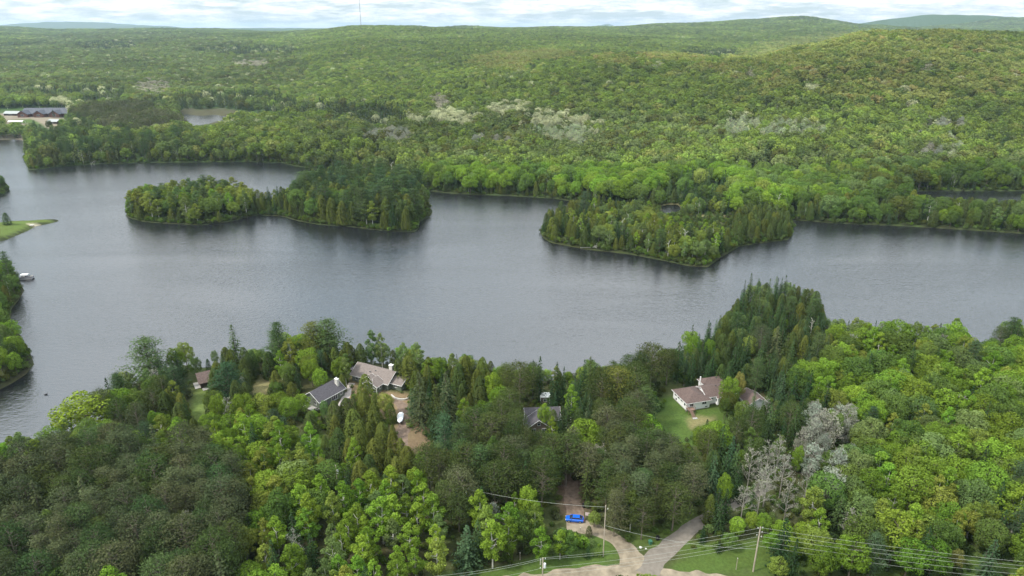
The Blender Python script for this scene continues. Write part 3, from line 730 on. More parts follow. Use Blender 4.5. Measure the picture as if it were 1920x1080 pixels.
# where the photograph shows which mix (ellipses on the projected crown), first match wins
NEARREG = [
 E_(35, 838, 48, 32, "aspens"), E_(150, 790, 55, 48, "mixlake"), E_(255, 690, 60, 60, "mixdark"),
 E_(500, 930, 55, 150, "bright"), E_(190, 960, 310, 125, "rpines"), E_(230, 870, 200, 50, "rpines"), E_(330, 1040, 120, 90, "rpines"), E_(-40, 980, 120, 200, "rpines"),
 E_(320, 760, 55, 30, "cedars"), E_(390, 820, 120, 60, "bright"), E_(600, 1000, 110, 100, "aspens"), E_(740, 980, 110, 100, "aspens"),
 E_(560, 880, 90, 60, "aspens"), E_(530, 650, 60, 50, "mixlake"), E_(435, 680, 45, 50, "cedars"), E_(600, 660, 70, 60, "mixlake"),
 E_(690, 800, 90, 110, "cedars"), E_(720, 650, 90, 40, "mixlake"), E_(775, 690, 40, 40, "cedars"), E_(810, 750, 55, 70, "spruces"),
 E_(890, 710, 50, 50, "cedars"), E_(960, 735, 60, 50, "dpines"), E_(1010, 980, 70, 70, "aspens"), E_(930, 1000, 80, 70, "bright"),
 E_(920, 860, 130, 90, "dpines"), E_(850, 930, 60, 50, "mixdark"), E_(1060, 730, 70, 50, "spruces"), E_(1180, 900, 130, 100, "rpines"),
 E_(1160, 740, 90, 60, "dpines"), E_(1240, 690, 55, 50, "dpines"), E_(1250, 840, 70, 45, "young"), E_(1370, 860, 80, 60, "spruces"),
 E_(1310, 920, 45, 70, "spruces"), E_(1550, 830, 62, 80, "blooms"), E_(1465, 880, 75, 75, "bares"), E_(1445, 610, 125, 100, "point"),
 E_(1360, 690, 120, 60, "spruces"), E_(1470, 760, 70, 60, "spruces"), E_(1600, 780, 100, 60, "bright"),
]
FARREG = [
 E_(330, 395, 150, 60, "isl_w"), E_(495, 375, 55, 60, "isl_m"), E_(690, 370, 125, 90, "isl_e"),
]
ISL2REG = [E_(1060, 410, 60, 50, "isl_m"), E_(1440, 410, 60, 40, "isl_2e"), E_(1340, 400, 90, 22, "marsh"), E_(1200, 430, 200, 90, "isl_2")]
MAINREG = [
 E_(110, 270, 90, 50, "tip"), E_(250, 232, 100, 18, "redp"), E_(215, 215, 85, 14, "redp"), E_(250, 285, 150, 30, "tip"),
 E_(290, 165, 34, 13, "greyp"), E_(285, 195, 25, 14, "conif"), E_(430, 190, 110, 18, "conif"), E_(570, 205, 130, 16, "conif"), E_(700, 215, 70, 20, "conif"), E_(120, 172, 130, 9, "conif"), E_(60, 205, 60, 14, "conif"),
 E_(120, 195, 25, 12, "palep"), E_(420, 140, 60, 8, "farmix"), E_(470, 120, 35, 6, "greyp"),
 E_(735, 258, 46, 15, "greyp"), E_(850, 217, 42, 12, "palep"), E_(780, 222, 14, 8, "palep"), E_(825, 195, 22, 8, "greyp"), E_(950, 207, 38, 10, "palep"), E_(1025, 220, 50, 10, "palep"),
 E_(1060, 238, 60, 14, "palep"), E_(1055, 258, 36, 10, "palep"), E_(930, 268, 30, 8, "greyp"), E_(1375, 238, 28, 17, "palep"), E_(1400, 228, 30, 8, "palep"),
 E_(1480, 245, 75, 15, "palep"), E_(1765, 240, 48, 14, "greyp"), E_(1735, 278, 18, 12, "greyp"), E_(1780, 280, 14, 16, "palep"), E_(1400, 145, 10, 10, "greyp"),
 E_(1520, 175, 10, 8, "palep"), E_(1745, 130, 16, 8, "greyp"), E_(1440, 300, 34, 22, "conif"), E_(1310, 355, 70, 35, "conif"), E_(640, 285, 80, 30, "edge"), E_(1180, 285, 40, 12, "conif"),
 E_(680, 320, 90, 30, "edge"), E_(1330, 102, 60, 10, "conif"), E_(940, 118, 60, 16, "amber"), E_(1020, 108, 60, 9, "amber"), E_(1150, 118, 40, 9, "amber"), E_(1260, 112, 70, 8, "amber"),
 E_(1340, 132, 60, 10, "amber"), E_(1500, 100, 60, 18, "gold"), E_(1680, 130, 330, 70, "gold"), E_(200, 85, 60, 8, "conif"), E_(470, 95, 110, 8, "conif"), E_(1700, 320, 300, 50, "farmix"),
 E_(980, 250, 420, 50, "farmix"), E_(1760, 400, 290, 42, "strip"), E_(250, 130, 330, 70, "farmix"),
]
def lookup(regs, px, py, default):
    out_ = np.full(len(px), default, dtype=object); done = np.zeros(len(px), bool)
    for cx_, cy_, rx, ry, p in regs:
        m = (((px - cx_) / rx) ** 2 + ((py - cy_) / ry) ** 2 < 1) & ~done
        out_[m] = p; done |= m
    return out_
R = np.random.default_rng(5)
def pick(pals):
    n = len(pals); K = np.empty(n, object); Cn = np.empty(n, object); H = np.zeros(n)
    u = R.uniform(0, 1, n); v = R.uniform(0, 1, n)
    for p in set(pals):
        m = np.where(pals == p)[0]; ent = PAL[p]; wts = np.cumsum([e_[2] for e_ in ent]); wts = wts / wts[-1]
        q = np.searchsorted(wts, u[m])
        for i, e_ in enumerate(ent):
            mm = m[q == i]; K[mm] = e_[0]; Cn[mm] = e_[1]; H[mm] = e_[3] + (e_[4] - e_[3]) * v[mm]
    return K, Cn, H
def grid(x0, x1, y0, y1, s, jit=0.42):
    nx = int((x1 - x0) / s); ny = int((y1 - y0) / s)
    X, Y = np.meshgrid(x0 + (np.arange(nx) + .5) * s, y0 + (np.arange(ny) + .5) * s)
    X = X + (np.arange(ny)[:, None] % 2) * s * .5
    return (X + R.uniform(-jit, jit, X.shape) * s).ravel(), (Y + R.uniform(-jit, jit, Y.shape) * s).ravel()
# picture areas no filler tree may cover: the open lake, lawns, roads, houses, vehicles
OPEN = [np.array(p, float) for p in [
 [(-400,830),(0,828),(20,810),(60,815),(85,800),(85,775),(110,748),(150,738),(160,710),(180,708),(195,698),(215,690),(228,662),(240,640),(270,630),(300,640),(330,632),(350,640),(372,660),(388,680),(400,655),(418,640),(432,606),(450,640),(480,655),(495,640),(500,612),(520,604),(540,625),(560,620),(575,600),(610,597),(640,615),(650,640),(668,640),(685,655),(685,625),(705,616),(725,640),(745,650),(755,640),(790,640),(803,655),(815,668),(830,663),(860,660),(890,666),(912,668),(930,685),(945,683),(985,690),(1005,668),(1020,688),(1040,678),(1050,690),(1080,698),(1090,675),(1110,668),(1125,688),(1150,675),(1180,680),(1200,663),(1230,645),(1255,655),(1270,640),(1300,608),(1310,625),(1330,602),(1345,595),(1362,585),(1363,555),(1375,540),(1395,525),(1410,510),(1440,518),(1478,514),(1490,528),(1530,542),(1545,562),(1548,590),(1560,598),(1580,593),(1600,580),(1620,595),(1640,602),(1680,598),(1720,602),(1740,608),(1760,604),(1790,592),(1812,602),(1815,622),(1840,635),(1860,638),(1870,620),(1890,602),(1920,593),(2400,590),
  (2400,500),(1930,450),(1500,455),(1400,465),(1330,505),(1200,480),(1010,450),(800,440),(450,420),(230,410),(100,440),(50,560),(62,685),(0,730),(-400,790)],
 [(60,325),(240,314),(440,308),(552,308),(552,335),(545,344),(500,339),(455,326),(436,302),(395,302),(385,320),(330,332),(260,344),(232,350),(232,400),(100,400)],
 [(805,366),(1035,376),(1012,398),(1014,420),(900,440),(812,420),(812,395)],
 [(0,264),(42,264),(46,300),(50,316),(0,322)],
 [(1695,355),(1760,354),(1925,357),(1925,372),(1850,369),(1760,363),(1695,359)],
 [(1242,387),(1274,387),(1274,399),(1242,399)],
 [(342,218),(372,217),(400,219),(424,220),(418,225),(390,228),(362,231),(350,228)],
 [(8,205),(120,205),(122,226),(100,232),(8,226)],
 [(1245,765),(1262,748),(1345,778),(1350,790),(1320,800),(1300,812),(1270,822),(1240,800)],
 [(1252,722),(1352,722),(1352,778),(1252,772)], [(1402,728),(1436,728),(1436,756),(1402,756)],
 [(562,712),(640,710),(642,750),(620,765),(590,765)], [(662,683),(745,683),(745,735),(715,735),(662,712)],
 [(360,683),(394,680),(384,728),(360,728)], [(980,776),(1000,772),(1016,788),(1004,810),(980,810)], [(1010,728),(1032,728),(1032,752),(1010,752)],
 [(744,768),(760,768),(760,800),(744,800)], [(640,730),(655,730),(652,760),(640,760)],
 [(745,800),(775,800),(800,830),(765,846)], [(735,740),(760,740),(758,765),(740,762)],
 [(1055,958),(1100,958),(1100,985),(1055,990)], [(1062,905),(1085,905),(1090,960),(1062,960)],
 [(1060,978),(1130,990),(1170,1015),(1195,1045),(1195,1070),(1145,1070),(1150,1042),(1118,1010),(1060,992)],
 [(1170,1040),(1215,1045),(1300,968),(1330,962),(1310,995),(1285,1022),(1240,1075),(1160,1075)],
 [(1240,1075),(1290,1040),(1340,1030),(1400,1040),(1440,1062),(1440,1090),(1240,1090)], [(1403,985),(1425,985),(1425,1075),(1400,1075)],
 [(780,1085),(900,1062),(1040,1046),(1140,1046),(1140,1090),(780,1095)], [(1440,1079),(1900,1080),(1900,1095),(1440,1095)],
 [(1195,1008),(1240,1000),(1240,1035),(1195,1035)],
 [(472,705),(500,705),(505,740),(480,735)], [(360,735),(380,735),(375,790),(362,785)], [(560,815),(590,800),(600,830),(575,840)],
 [(624,876),(634,876),(634,890),(624,890)],[(866,915),(876,915),(876,932),(866,932)],
]]
def silhouette_ok(X, Y, Z, H, RR, strict=True):
    ok = np.ones(len(X), bool)
    pts = [(0, 1), (0, .8), (0, .6), (.5, .85), (-.5, .85), (.85, .6), (-.85, .6), (.8, .4), (-.8, .4), (0, .35)]
    if strict: pts += [(0, .15), (.5, .2), (-.5, .2)]
    for a, b in pts:
        px, py, _ = prj(X + a * RR, Y, Z + b * H)
        for P in OPEN: ok &= ~inpoly(px, py, P)
    return ok
def crown_r(kind, H): 
    k = KINDS[kind]; return k[2] * H / k[1]
TREES = []   # dict rows
def add_rows(X, Y, H, K, Cn, zone, wid=None):
    Z = height(X, Y)
    for i in range(len(X)):
        r_ = crown_r(K[i], H[i]) * (wid[i] if wid is not None else R.uniform(0.85, 1.2))
        TREES.append([X[i], Y[i], Z[i], H[i], r_, K[i], Cn[i], zone])
HERO = [ # px, top py, kind, colour, height, width factor
 (268,632,"wpine","pine",18,1.8),(342,640,"maple","ygreen",11,.9),(325,652,"maple","bright",11,1.0),(362,668,"maple","mid",9,.8),(220,664,"spruce","dark",9,.8),(172,705,"spruce","blue",13,.9),
 (205,690,"maple","orange",9,.85),(228,695,"maple","gold",9,.8),(318,672,"spruce","dark",12,1.3),(285,690,"bare","grey",11,1.1),(150,738,"maple","lime",15,1.7),(122,752,"maple","soft",13,1.3),(185,730,"rpine","brown",14,1),(215,745,"rpine","dolive",13,1),
 (250,755,"rpine","brown",13,.9),(300,740,"cedar","dolive",7,1.5),(335,745,"cedar","dolive",7,1.4),(318,735,"cedar","dolive",7.5,1.5),(30,808,"aspen","soft",13,1.2),(50,818,"aspen","soft",11,1.2),
 (433,607,"spruce","pine",17,1.3),(455,650,"cedar","dolive",11,1.2),(420,650,"cedar","dolive",10,1.2),(470,655,"cedar","dolive",10,1.1),(400,655,"maple","soft",7,.6),(388,672,"cedar","dark",7,.8),
 (422,678,"wpine","blue",15,1.7),(452,705,"bloss","white",7,.9),(345,820,"maple","lime",9,.85),(404,738,"maple","bright",12,.8),(450,736,"maple","bright",13,.95),(425,745,"bare","grey",12,.9),(478,735,"spruce","dark",9,.9),
 (398,785,"aspen","lime",9,.9),(430,800,"maple","bright",9,.8),(440,832,"maple","bright",9,.9),(305,775,"maple","bright",9,.85),(330,782,"maple","mid",9,.85),(285,770,"maple","bright",8,.8),
 (517,603,"wpine","pine",18,1.2),(540,632,"aspen","ygreen",14,1.35),(522,655,"aspen","lime",12,1.2),(555,680,"spruce","dark",11,.9),(580,672,"maple","lime",11,.9),(598,690,"maple","lime",9,.85),(612,598,"wpine","pine",19,1.6),(582,602,"wpine","olive",18,1.4),
 (600,655,"wpine","blue",11,.8),(625,650,"cedar","olive",11,1.0),(640,655,"cedar","olive",10,1.0),(650,640,"cedar","olive",12,1.1),(674,643,"cedar","dolive",11,1.2),(640,700,"cedar","olive",7,1),
 (694,616,"aspen","soft",16,.95),(712,622,"aspen","soft",15,.95),(755,640,"aspen","soft",13,1.0),(780,640,"aspen","soft",14,1.3),(765,665,"cedar","olive",12,1.4),(745,670,"cedar","dolive",10,1.1),(736,655,"cedar","dolive",9,.9),
 (804,683,"spruce","dark",14,.55),(785,697,"spruce","brown",19,1.5),(835,697,"spruce","brown",19,1.5),(815,720,"spruce","dolive",15,1.2),(848,660,"aspen","soft",12,1.0),(873,665,"cedar","olive",14,1.2),(905,668,"cedar","olive",14,.9),(860,680,"cedar","dolive",12,1.2),(895,690,"cedar","olive",12,1.2),
 (925,700,"maple","lime",12,.8),(950,682,"rpine","olive",15,.9),(975,680,"rpine","dolive",17,1.2),(1000,680,"rpine","dolive",14,1.0),(1013,667,"spruce","dark",17,.95),(1000,672,"spruce","dark",13,.7),(1045,677,"spruce","dark",16,1.05),(1058,686,"spruce","dark",14,.8),(1035,705,"spruce","dark",15,.9),
 (938,725,"maple","lime",12,.9),(955,735,"aspen","lime",11,1.0),(905,752,"maple","bright",9,.9),(1073,718,"aspen","lime",15,1.0),(1108,668,"spruce","dolive",18,1.45),(1088,690,"spruce","dark",14,1),(1150,675,"wpine","dolive",14,.8),(1140,690,"spruce","dark",13,.8),
 (1160,690,"rpine","olive",17,1.5),(1195,700,"rpine","dolive",16,1.4),(1130,700,"rpine","dolive",16,1.2),(1105,730,"spruce","dolive",13,1.0),(1100,770,"spruce","brown",13,1.1),(1150,780,"bloss","white",7,1.2),(1180,665,"rpine","dolive",14,1.0),(1225,645,"rpine","dolive",18,1.2),(1205,660,"rpine","pine",15,1.0),
 (1275,640,"spruce","dark",15,1.3),(1255,655,"rpine","dolive",14,1.0),(1300,607,"spruce","dark",14,.7),(1302,628,"maple","lime",11,.9),(1333,635,"maple","bright",10,.7),(1330,600,"spruce","dark",15,.8),(1352,590,"spruce","blue",13,1.1),(1340,650,"spruce","dark",14,1.2),
 (1021,756,"maple","lime",10.5,.62),(1036,778,"aspen","lime",12.5,.9),(1056,758,"spruce","dark",14,1.0),(968,770,"rpine","dolive",16,.9),(985,800,"rpine","dolive",14,.9),(1050,770,"spruce","dark",12,.9),(962,790,"rpine","dolive",15,1.0),(1004,840,"rpine","dolive",12,1.1),
 (1368,555,"cedar","dolive",9,1.4),(1385,532,"cedar","dolive",11,1.3),(1410,511,"spruce","dark",16,1.0),(1398,525,"spruce","dark",13,.8),(1424,520,"spruce","dark",14,.8),(1445,522,"spruce","pine",14,.9),(1460,521,"spruce","dark",13,.8),(1475,516,"spruce","dark",15,1.0),(1490,532,"aspen","soft",11,.8),(1515,540,"cedar","dolive",11,1.2),(1532,545,"cedar","dolive",11,1.4),(1498,535,"cedar","olive",10,1.0),
 (1395,548,"wpine","blue",12,.8),(1420,550,"spruce","pine",13,1.3),(1440,560,"spruce","blue",12,1.2),(1505,555,"cedar","dolive",10,1.3),(1420,592,"maple","soft",9,.7),(1408,628,"maple","gold",10,.85),(1500,604,"maple","orange",6,.6),(1475,598,"maple","lime",5,.6),(1460,610,"spruce","brown",15,1.5),(1480,625,"spruce","dolive",15,1.5),(1430,610,"rpine","brown",14,1.2),
 (1600,583,"maple","bright",13,1.1),(1575,598,"maple","soft",11,1.0),(1644,600,"spruce","dark",12,.7),(1690,602,"maple","bright",13,1.3),(1720,604,"maple","mid",12,1.1),(1660,610,"maple","mid",12,1.0),(1765,606,"spruce","dolive",12,1.3),(1797,593,"aspen","bright",13,1.2),(1822,633,"maple","ygreen",10,1.2),(1905,594,"wpine","pine",15,1.3),(1880,612,"rpine","brown",12,1.0),(1910,630,"maple","bright",11,1.1),
 (1520,675,"maple","bright",13,1.25),(1500,690,"maple","mid",12,1.1),(1548,690,"maple","bright",11,1.0),
 (1372,705,"maple","bright",12,.85),(1390,698,"maple","orange",12,.6),(1368,735,"maple","olive",9,1.0),(1418,722,"spruce","pine",12,.75),(1448,710,"spruce","pine",13,.65),(1440,745,"bare","grey",8,.8),(1395,752,"maple","mid",9,.9),(1400,770,"spruce","dark",9,.9),(1362,745,"maple","mid",8,.7),(1432,748,"spruce","pine",9,.8),(1327,785,"cedar","dark",3,.8),(1341,786,"cedar","dark",3,.8),(1360,780,"spruce","dolive",6,.9),
 (1218,765,"maple","mid",6,.9),(1228,740,"cedar","pine",6,1.6),(1385,790,"rpine","dolive",10,1.4),(1410,800,"aspen","mid",10,1.3),
 (1245,800,"spruce","dark",6,.8),(1232,802,"spruce","dark",6,.8),(1217,800,"spruce","dark",6,.7),(1238,815,"spruce","rust",5,.8),(1260,815,"maple","lime",6,1.0),(1275,825,"maple","lime",6,1.0),
 (1548,765,"bloss","white",14,1.05),(1530,780,"bloss","white",13,1.0),(1565,770,"bloss","white",14,1.0),(1590,785,"bloss","white",10,.9),(1508,800,"bloss","white",12,.8),(1550,810,"bloss","white",12,1.0),(1600,830,"bloss","white",9,.9),
 (1465,818,"bare","grey",14,1.0),(1445,830,"bare","grey",13,1.0),(1412,838,"bare","grey",14,1.0),(1475,850,"bare","grey",14,1.1),(1520,870,"bare","grey",13,1.0),(1430,850,"bare","grey",12,1.0),(1392,842,"maple","lime",5,.6),
 (1363,888,"maple","lime",11,.5),(1350,915,"spruce","dark",11,1.3),(1335,925,"cedar","olive",9,1.0),(1365,915,"spruce","dark",10,1.2),(1500,835,"maple","lime",10,.5),(1320,985,"spruce","dark",5,1.3),
 (1385,970,"maple","lime",6,1.0),(1412,960,"maple","lime",6,.9),(1435,962,"maple","bright",7,.8),(1350,1010,"spruce","dark",4,1.3),(1470,975,"maple","lime",7,1.0),(1510,980,"maple","lime",7,1.1),(1450,1000,"maple","bright",6,1.1),(1490,1010,"maple","lime",6,1.1),(1370,1000,"maple","mid",5,1.1),
 (1800,1030,"maple","orange",7,.7),(1870,1010,"spruce","blue",11,1.5),(1580,930,"spruce","pine",11,1.8),(1685,905,"aspen","bright",13,1.2),(1640,880,"maple","bright",12,1.0),(1720,880,"maple","bright",13,1.2),(1860,870,"maple","bright",13,1.2),(1640,760,"wpine","blue",12,.9),
 (1115,960,"maple","gold",4.5,1.15),(1105,985,"cedar","brown",3.5,1.4),(1055,990,"shrub","soft",3,1.2),(1070,1000,"shrub","bright",3,1.4),(1095,1005,"shrub","bright",3,1.2),
 (875,985,"spruce","blue",12,1.9),(895,975,"spruce","pine",12,1.4),(548,998,"bare","white",11,1.0),(490,993,"aspen","ygreen",11,.95),(545,960,"spruce","dark",14,1.1),(580,1000,"spruce","dark",11,1.3),(990,910,"maple","lime",11,.8),(1010,940,"aspen","lime",9,.9),(965,920,"aspen","bright",9,.9),
 (950,955,"bloss","white",8,.8),(925,940,"bloss","white",8,1.0),(925,815,"aspen","mid",14,1.2),(832,775,"wpine","blue",17,1.0),(860,790,"wpine","pine",16,1.1),(875,760,"wpine","olive",13,.8),(845,845,"maple","olive",9,.6),(806,885,"bare","grey",9,.6),(790,880,"maple","lime",9,.6),(825,900,"maple","soft",8,.5),(775,875,"maple","lime",11,.7),
 (662,818,"aspen","lime",13,1.0),(578,790,"aspen","lime",13,1.15),(655,845,"aspen","lime",9,1.3),(600,857,"maple","gold",9,.7),(520,830,"aspen","lime",12,1.2),(540,840,"aspen","ygreen",12,1.1),(640,900,"aspen","lime",14,1.4),(620,920,"aspen","ygreen",13,1.3),(690,880,"aspen","lime",14,1.3),(670,895,"aspen","lime",13,1.2),
 (735,925,"aspen","lime",14,1.3),(712,930,"aspen","lime",14,1.4),(780,940,"aspen","lime",12,1.2),(760,925,"aspen","bright",13,1.2),(725,885,"maple","soft",8,.7),
 (648,745,"cedar","dolive",12,1.25),(625,750,"cedar","dolive",12,1.3),(606,750,"maple","soft",8,.6),(683,700,"cedar","olive",12,1.35),(680,735,"cedar","olive",12,1.1),(660,765,"cedar","olive",13,1.25),(700,755,"cedar","olive",12,1.15),(715,790,"cedar","olive",12,1.2),(672,785,"cedar","olive",12,1.1),(720,738,"maple","gold",8,.95),(700,735,"cedar","olive",9,.8),(735,805,"cedar","olive",11,1.1),
 (750,820,"cedar","olive",9,1.1),(762,835,"cedar","olive",10,1.4),(700,820,"cedar","olive",12,1.2),(632,800,"cedar","dolive",12,1.1),(690,850,"cedar","dolive",10,1.2),(765,850,"cedar","olive",10,1.3),(730,840,"cedar","olive",9,1.1),
 (588,738,"bloss","white",5,.75),(520,735,"maple","bright",9,1.1),(540,745,"maple","bright",9,1.0),(505,725,"cedar","dolive",8,1.1),(545,715,"cedar","olive",9,1.2),(535,700,"cedar","dolive",8,1.1),(580,770,"cedar","dolive",8,1.5),(510,765,"wpine","blue",12,1.0),(530,780,"wpine","blue",10,.9),
 (8,398,"cedar","pine",8,1.6),(578,303,"wpine","pine",25,1.1),(600,308,"wpine","pine",23,1.0),(635,300,"wpine","blue",24,1.0),(690,303,"wpine","pine",24,1.0),(412,303,"wpine","pine",25,.9),(430,322,"wpine","pine",13,.7),(735,325,"wpine","blue",20,1.1),(760,385,"cedar","olive",12,1.2),(720,395,"cedar","olive",12,1.3),(1097,357,"wpine","blue",18,1.1),(1070,375,"cedar","olive",14,1.2),
 (1168,410,"snag","white",12,1.0),(1287,430,"snag","white",11.5,1.2),(1460,364,"snag","white",15,1.0),(1178,400,"snag","white",11,.8),(733,300,"snag","white",15,1.2),(1515,540,"snag","white",11,1.0),(1525,598,"snag","white",8,1.0),
 (4,470,"wpine","pine",19,.85),(18,320,"aspen","soft",12,.6),(45,257,"wpine","pine",20,.85),(78,250,"wpine","pine",19,.9),(62,225,"wpine","dark",17,.8),(90,225,"maple","olive",13,.9),(115,222,"maple","bright",12,1),(98,205,"wpine","dark",12,.6),
]
hx = []
for (px, py, k, c_, H_, wf) in HERO:
    zb = 3.0
    for _ in range(3):
        x_, y_ = at(px, py, zb + H_); zb = gz(x_, y_)
    sdv = float(shore_sd(np.array([x_]), np.array([y_]))[0])
    n_ = 0
    while sdv < 0.8 and n_ < 16:      # stand it on the bank
        H_ *= 0.965 if y_ > 300 or True else 1; n_ += 1
        x_, y_ = at(px, py, max(zb, 0.8) + H_); zb = gz(x_, y_); sdv = float(shore_sd(np.array([x_]), np.array([y_]))[0])
    if sdv < 0.3: print("hero in water", px, py, k, round(sdv, 1)); continue
    TREES.append([x_, y_, zb, H_, crown_r(k, H_) * wf, k, c_, "hero"]); hx.append((x_, y_, crown_r(k, H_) * wf))
hx = np.array(hx)
def far_from_heroes(X, Y, RR):
    ok = np.ones(len(X), bool)
    for x_, y_, r_ in hx: ok &= np.hypot(X - x_, Y - y_) > 0.62 * (r_ + RR)
    return ok
def fill(x0, x1, y0, y1, s, P, regs, default, mind=1.0, zone="", hs=(1, .8, .6), wide=1.0):
    X, Y = grid(x0, x1, y0, y1, s)
    sdv = sdpoly(X, Y, P); al = shore_sd(X, Y)
    m = (sdv > mind) & (al > mind * .8); X, Y = X[m], Y[m]
    if not len(X): return
    Z = height(X, Y); px, py, _ = prj(X, Y, Z + 9.0)
    pal = lookup(regs, px, py, default)
    K, Cn, H = pick(pal)
    RR = np.array([crown_r(k, h) for k, h in zip(K, H)]) * R.uniform(.85, 1.15, len(X))
    RR = RR * np.where(K == "aspen", wide, 1 + (wide - 1) * .6)
    m = far_from_heroes(X, Y, RR)
    m &= (px > -150) & (px < 2070) & (py < 1150)
    X, Y, Z, H, RR, K, Cn = (a[m] for a in (X, Y, Z, H, RR, K, Cn))
    done = np.zeros(len(X), bool); Hf = H.copy()
    for f in hs:
        ok = silhouette_ok(X, Y, Z, H * f, RR * f) & ~done
        Hf[ok] = H[ok] * f; done |= ok
    for i in np.where(done)[0]:
        q = Hf[i] / H[i]
        TREES.append([X[i], Y[i], Z[i], Hf[i], RR[i] * q, K[i], Cn[i], zone])
fill(-190, 210, 105, 330, 4.7, P_NEAR, NEARREG, "bright", 1.0, "near", (1, .85, .7, .5), 1.28)
fill(-330, -60, 330, 540, 5.4, P_ISL1, FARREG, "isl_e", 1.0, "isle_w", (1, .85, .7), 1.5)
fill(0, 260, 330, 480, 5.0, P_ISL2, ISL2REG, "isl_2", 0.8, "isle_e", (1, .85, .7), 1.4)
fill(-330, -180, 180, 520, 5.0, P_L2, [E_(20, 520, 40, 60, "edge"), E_(10, 590, 40, 40, "bright")], "mixlake", 1.0, "left", (1, .85, .7))
fill(-430, -330, 480, 640, 5.2, P_L1, [], "edge", 1.0, "left", (1, .8))
# mainland: nearer bands
def band(y0, y1, s, ang=0.86, default="far", far=False):
    X, Y = grid(-ang * y1, ang * y1, y0, y1, s, 0.46)
    m = np.abs(X) < ang * Y + 30; X, Y = X[m], Y[m]
    m = inpoly(X, Y, P_MAIN); X, Y = X[m], Y[m]
    if y0 < 1300:
        sdv = shore_sd(X, Y); m = sdv > 1.2; X, Y = X[m], Y[m]
    Z = height(X, Y); px, py, _ = prj(X, Y, Z + 9.0)
    jx = (fbm(X / 38, Y / 38, 51, 2) - .5) * 46 * (700 / np.clip(Y, 500, 3000)) + R.normal(0, 3, len(X)); jy = (fbm(X / 60, Y / 60, 52, 2) - .5) * 22 * (900 / np.clip(Y, 700, 3000)) + R.normal(0, 1.5, len(X))
    pal = lookup(MAINREG, px + jx, py + jy, default)
    stray = R.uniform(0, 1, len(X)) < .13; pal[stray] = np.where(R.uniform(0, 1, stray.sum()) < .8, "farmix", "palep") if y0 > 700 else "farmix"
    # rim of the shore grows low bushy trees
    if y0 < 700:
        sdv = shore_sd(X, Y); rim = (sdv < 9) & (pal != "conif"); pal[rim & (R.uniform(0, 1, len(X)) < .75)] = "edge"
        pal[(py > 392) & (px > 1190) & (px < 1390) & (py < 420)] = "marsh"
    K, Cn, H = pick(pal)
    # wandering patches of colour
    t_ = fbm(X / 130, Y / 130, 31, 2)
    big = np.isin(K, ["maple"]); H = H * np.where(big, 1.22, 1.08)
    RR = np.array([crown_r(k, h) for k, h in zip(K, H)]) * R.uniform(.85, 1.25, len(X)) * np.where(big, s / 6.6, np.where(np.isin(K, ["bloss", "aspen"]), s / 5.4, s / 6.4))
    for P, D_ in MARSHW: 
        m = ~(inpoly(X, Y, P)); X, Y, Z, H, RR, K, Cn, px, py = (a[m] for a in (X, Y, Z, H, RR, K, Cn, px, py))
    return X, Y, Z, H, RR, K, Cn, px, py
MARSHW = [(poly([(140, 197), (160, 193), (232, 194), (240, 201), (160, 206)], 4), 0), (poly([(335, 208), (430, 208), (525, 219), (540, 227), (440, 234), (345, 236)], 2), 0),
          (poly([(-200, 212), (20, 206), (70, 204), (125, 206), (124, 232), (100, 246), (88, 246), (70, 236), (-200, 236)], 4), 0),
          (poly([(1232, 404), (1232, 384), (1250, 379), (1280, 382), (1290, 396), (1282, 404)], 1), 0)]
X, Y, Z, H, RR, K, Cn, px, py = band(390, 760, 7.6)
X2, Y2 = grid(-700, 700, 395, 760, 4.6); m = inpoly(X2, Y2, P_MAIN) & (np.abs(X2) < Y2 * .86 + 30); X2, Y2 = X2[m], Y2[m]
s2 = shore_sd(X2, Y2); m = (s2 > .6) & (s2 < 6.5); X2, Y2 = X2[m], Y2[m]
q2 = prj(X2, Y2, height(X2, Y2) + 8.0); pal2 = np.full(len(X2), "edge", object); pal2[(q2[0] > 1190) & (q2[0] < 1400) & (q2[1] > 385)] = "marsh"
K2, C2, H2 = pick(pal2); R2 = np.array([crown_r(k, h) for k, h in zip(K2, H2)]) * R.uniform(.8, 1.2, len(X2))
X, Y, Z, H, RR, K, Cn = (np.concatenate(q) for q in ((X, X2), (Y, Y2), (Z, height(X2, Y2)), (H, H2), (RR, R2), (K, K2), (Cn, C2)))
m = np.zeros(len(X), bool)
for f in (1, .75, .55):
    ok = silhouette_ok(X, Y, Z, H * f, RR * f, False) & ~m; H[ok] *= f; RR[ok] *= f; m |= ok
m &= far_from_heroes(X, Y, RR)
for i in np.where(m)[0]: TREES.append([X[i], Y[i], Z[i], H[i], RR[i], K[i], Cn[i], "main"])
FAR = []
for (a, b, s, sc_) in ((760, 1250, 8.6, 1.0), (1250, 1900, 9.2, 1.0), (1900, 2700, 10.0, 1.0), (2700, 4000, 12.5, 1.0), (4000, 6200, 18.0, 1.0)):
    X, Y, Z, H, RR, K, Cn, px, py = band(a, b, s)
    m = (py > 0) & (px > -120) & (px < 2040)
    if a < 1300: m &= silhouette_ok(X, Y, Z, H, RR, False)
    X, Y, Z, H, RR, K, Cn = (q[m] for q in (X, Y, Z, H, RR, K, Cn))
    FAR.append((X, Y, Z, H * (1 if sc_ < 1.2 else 1.0), RR * sc_, K, Cn))
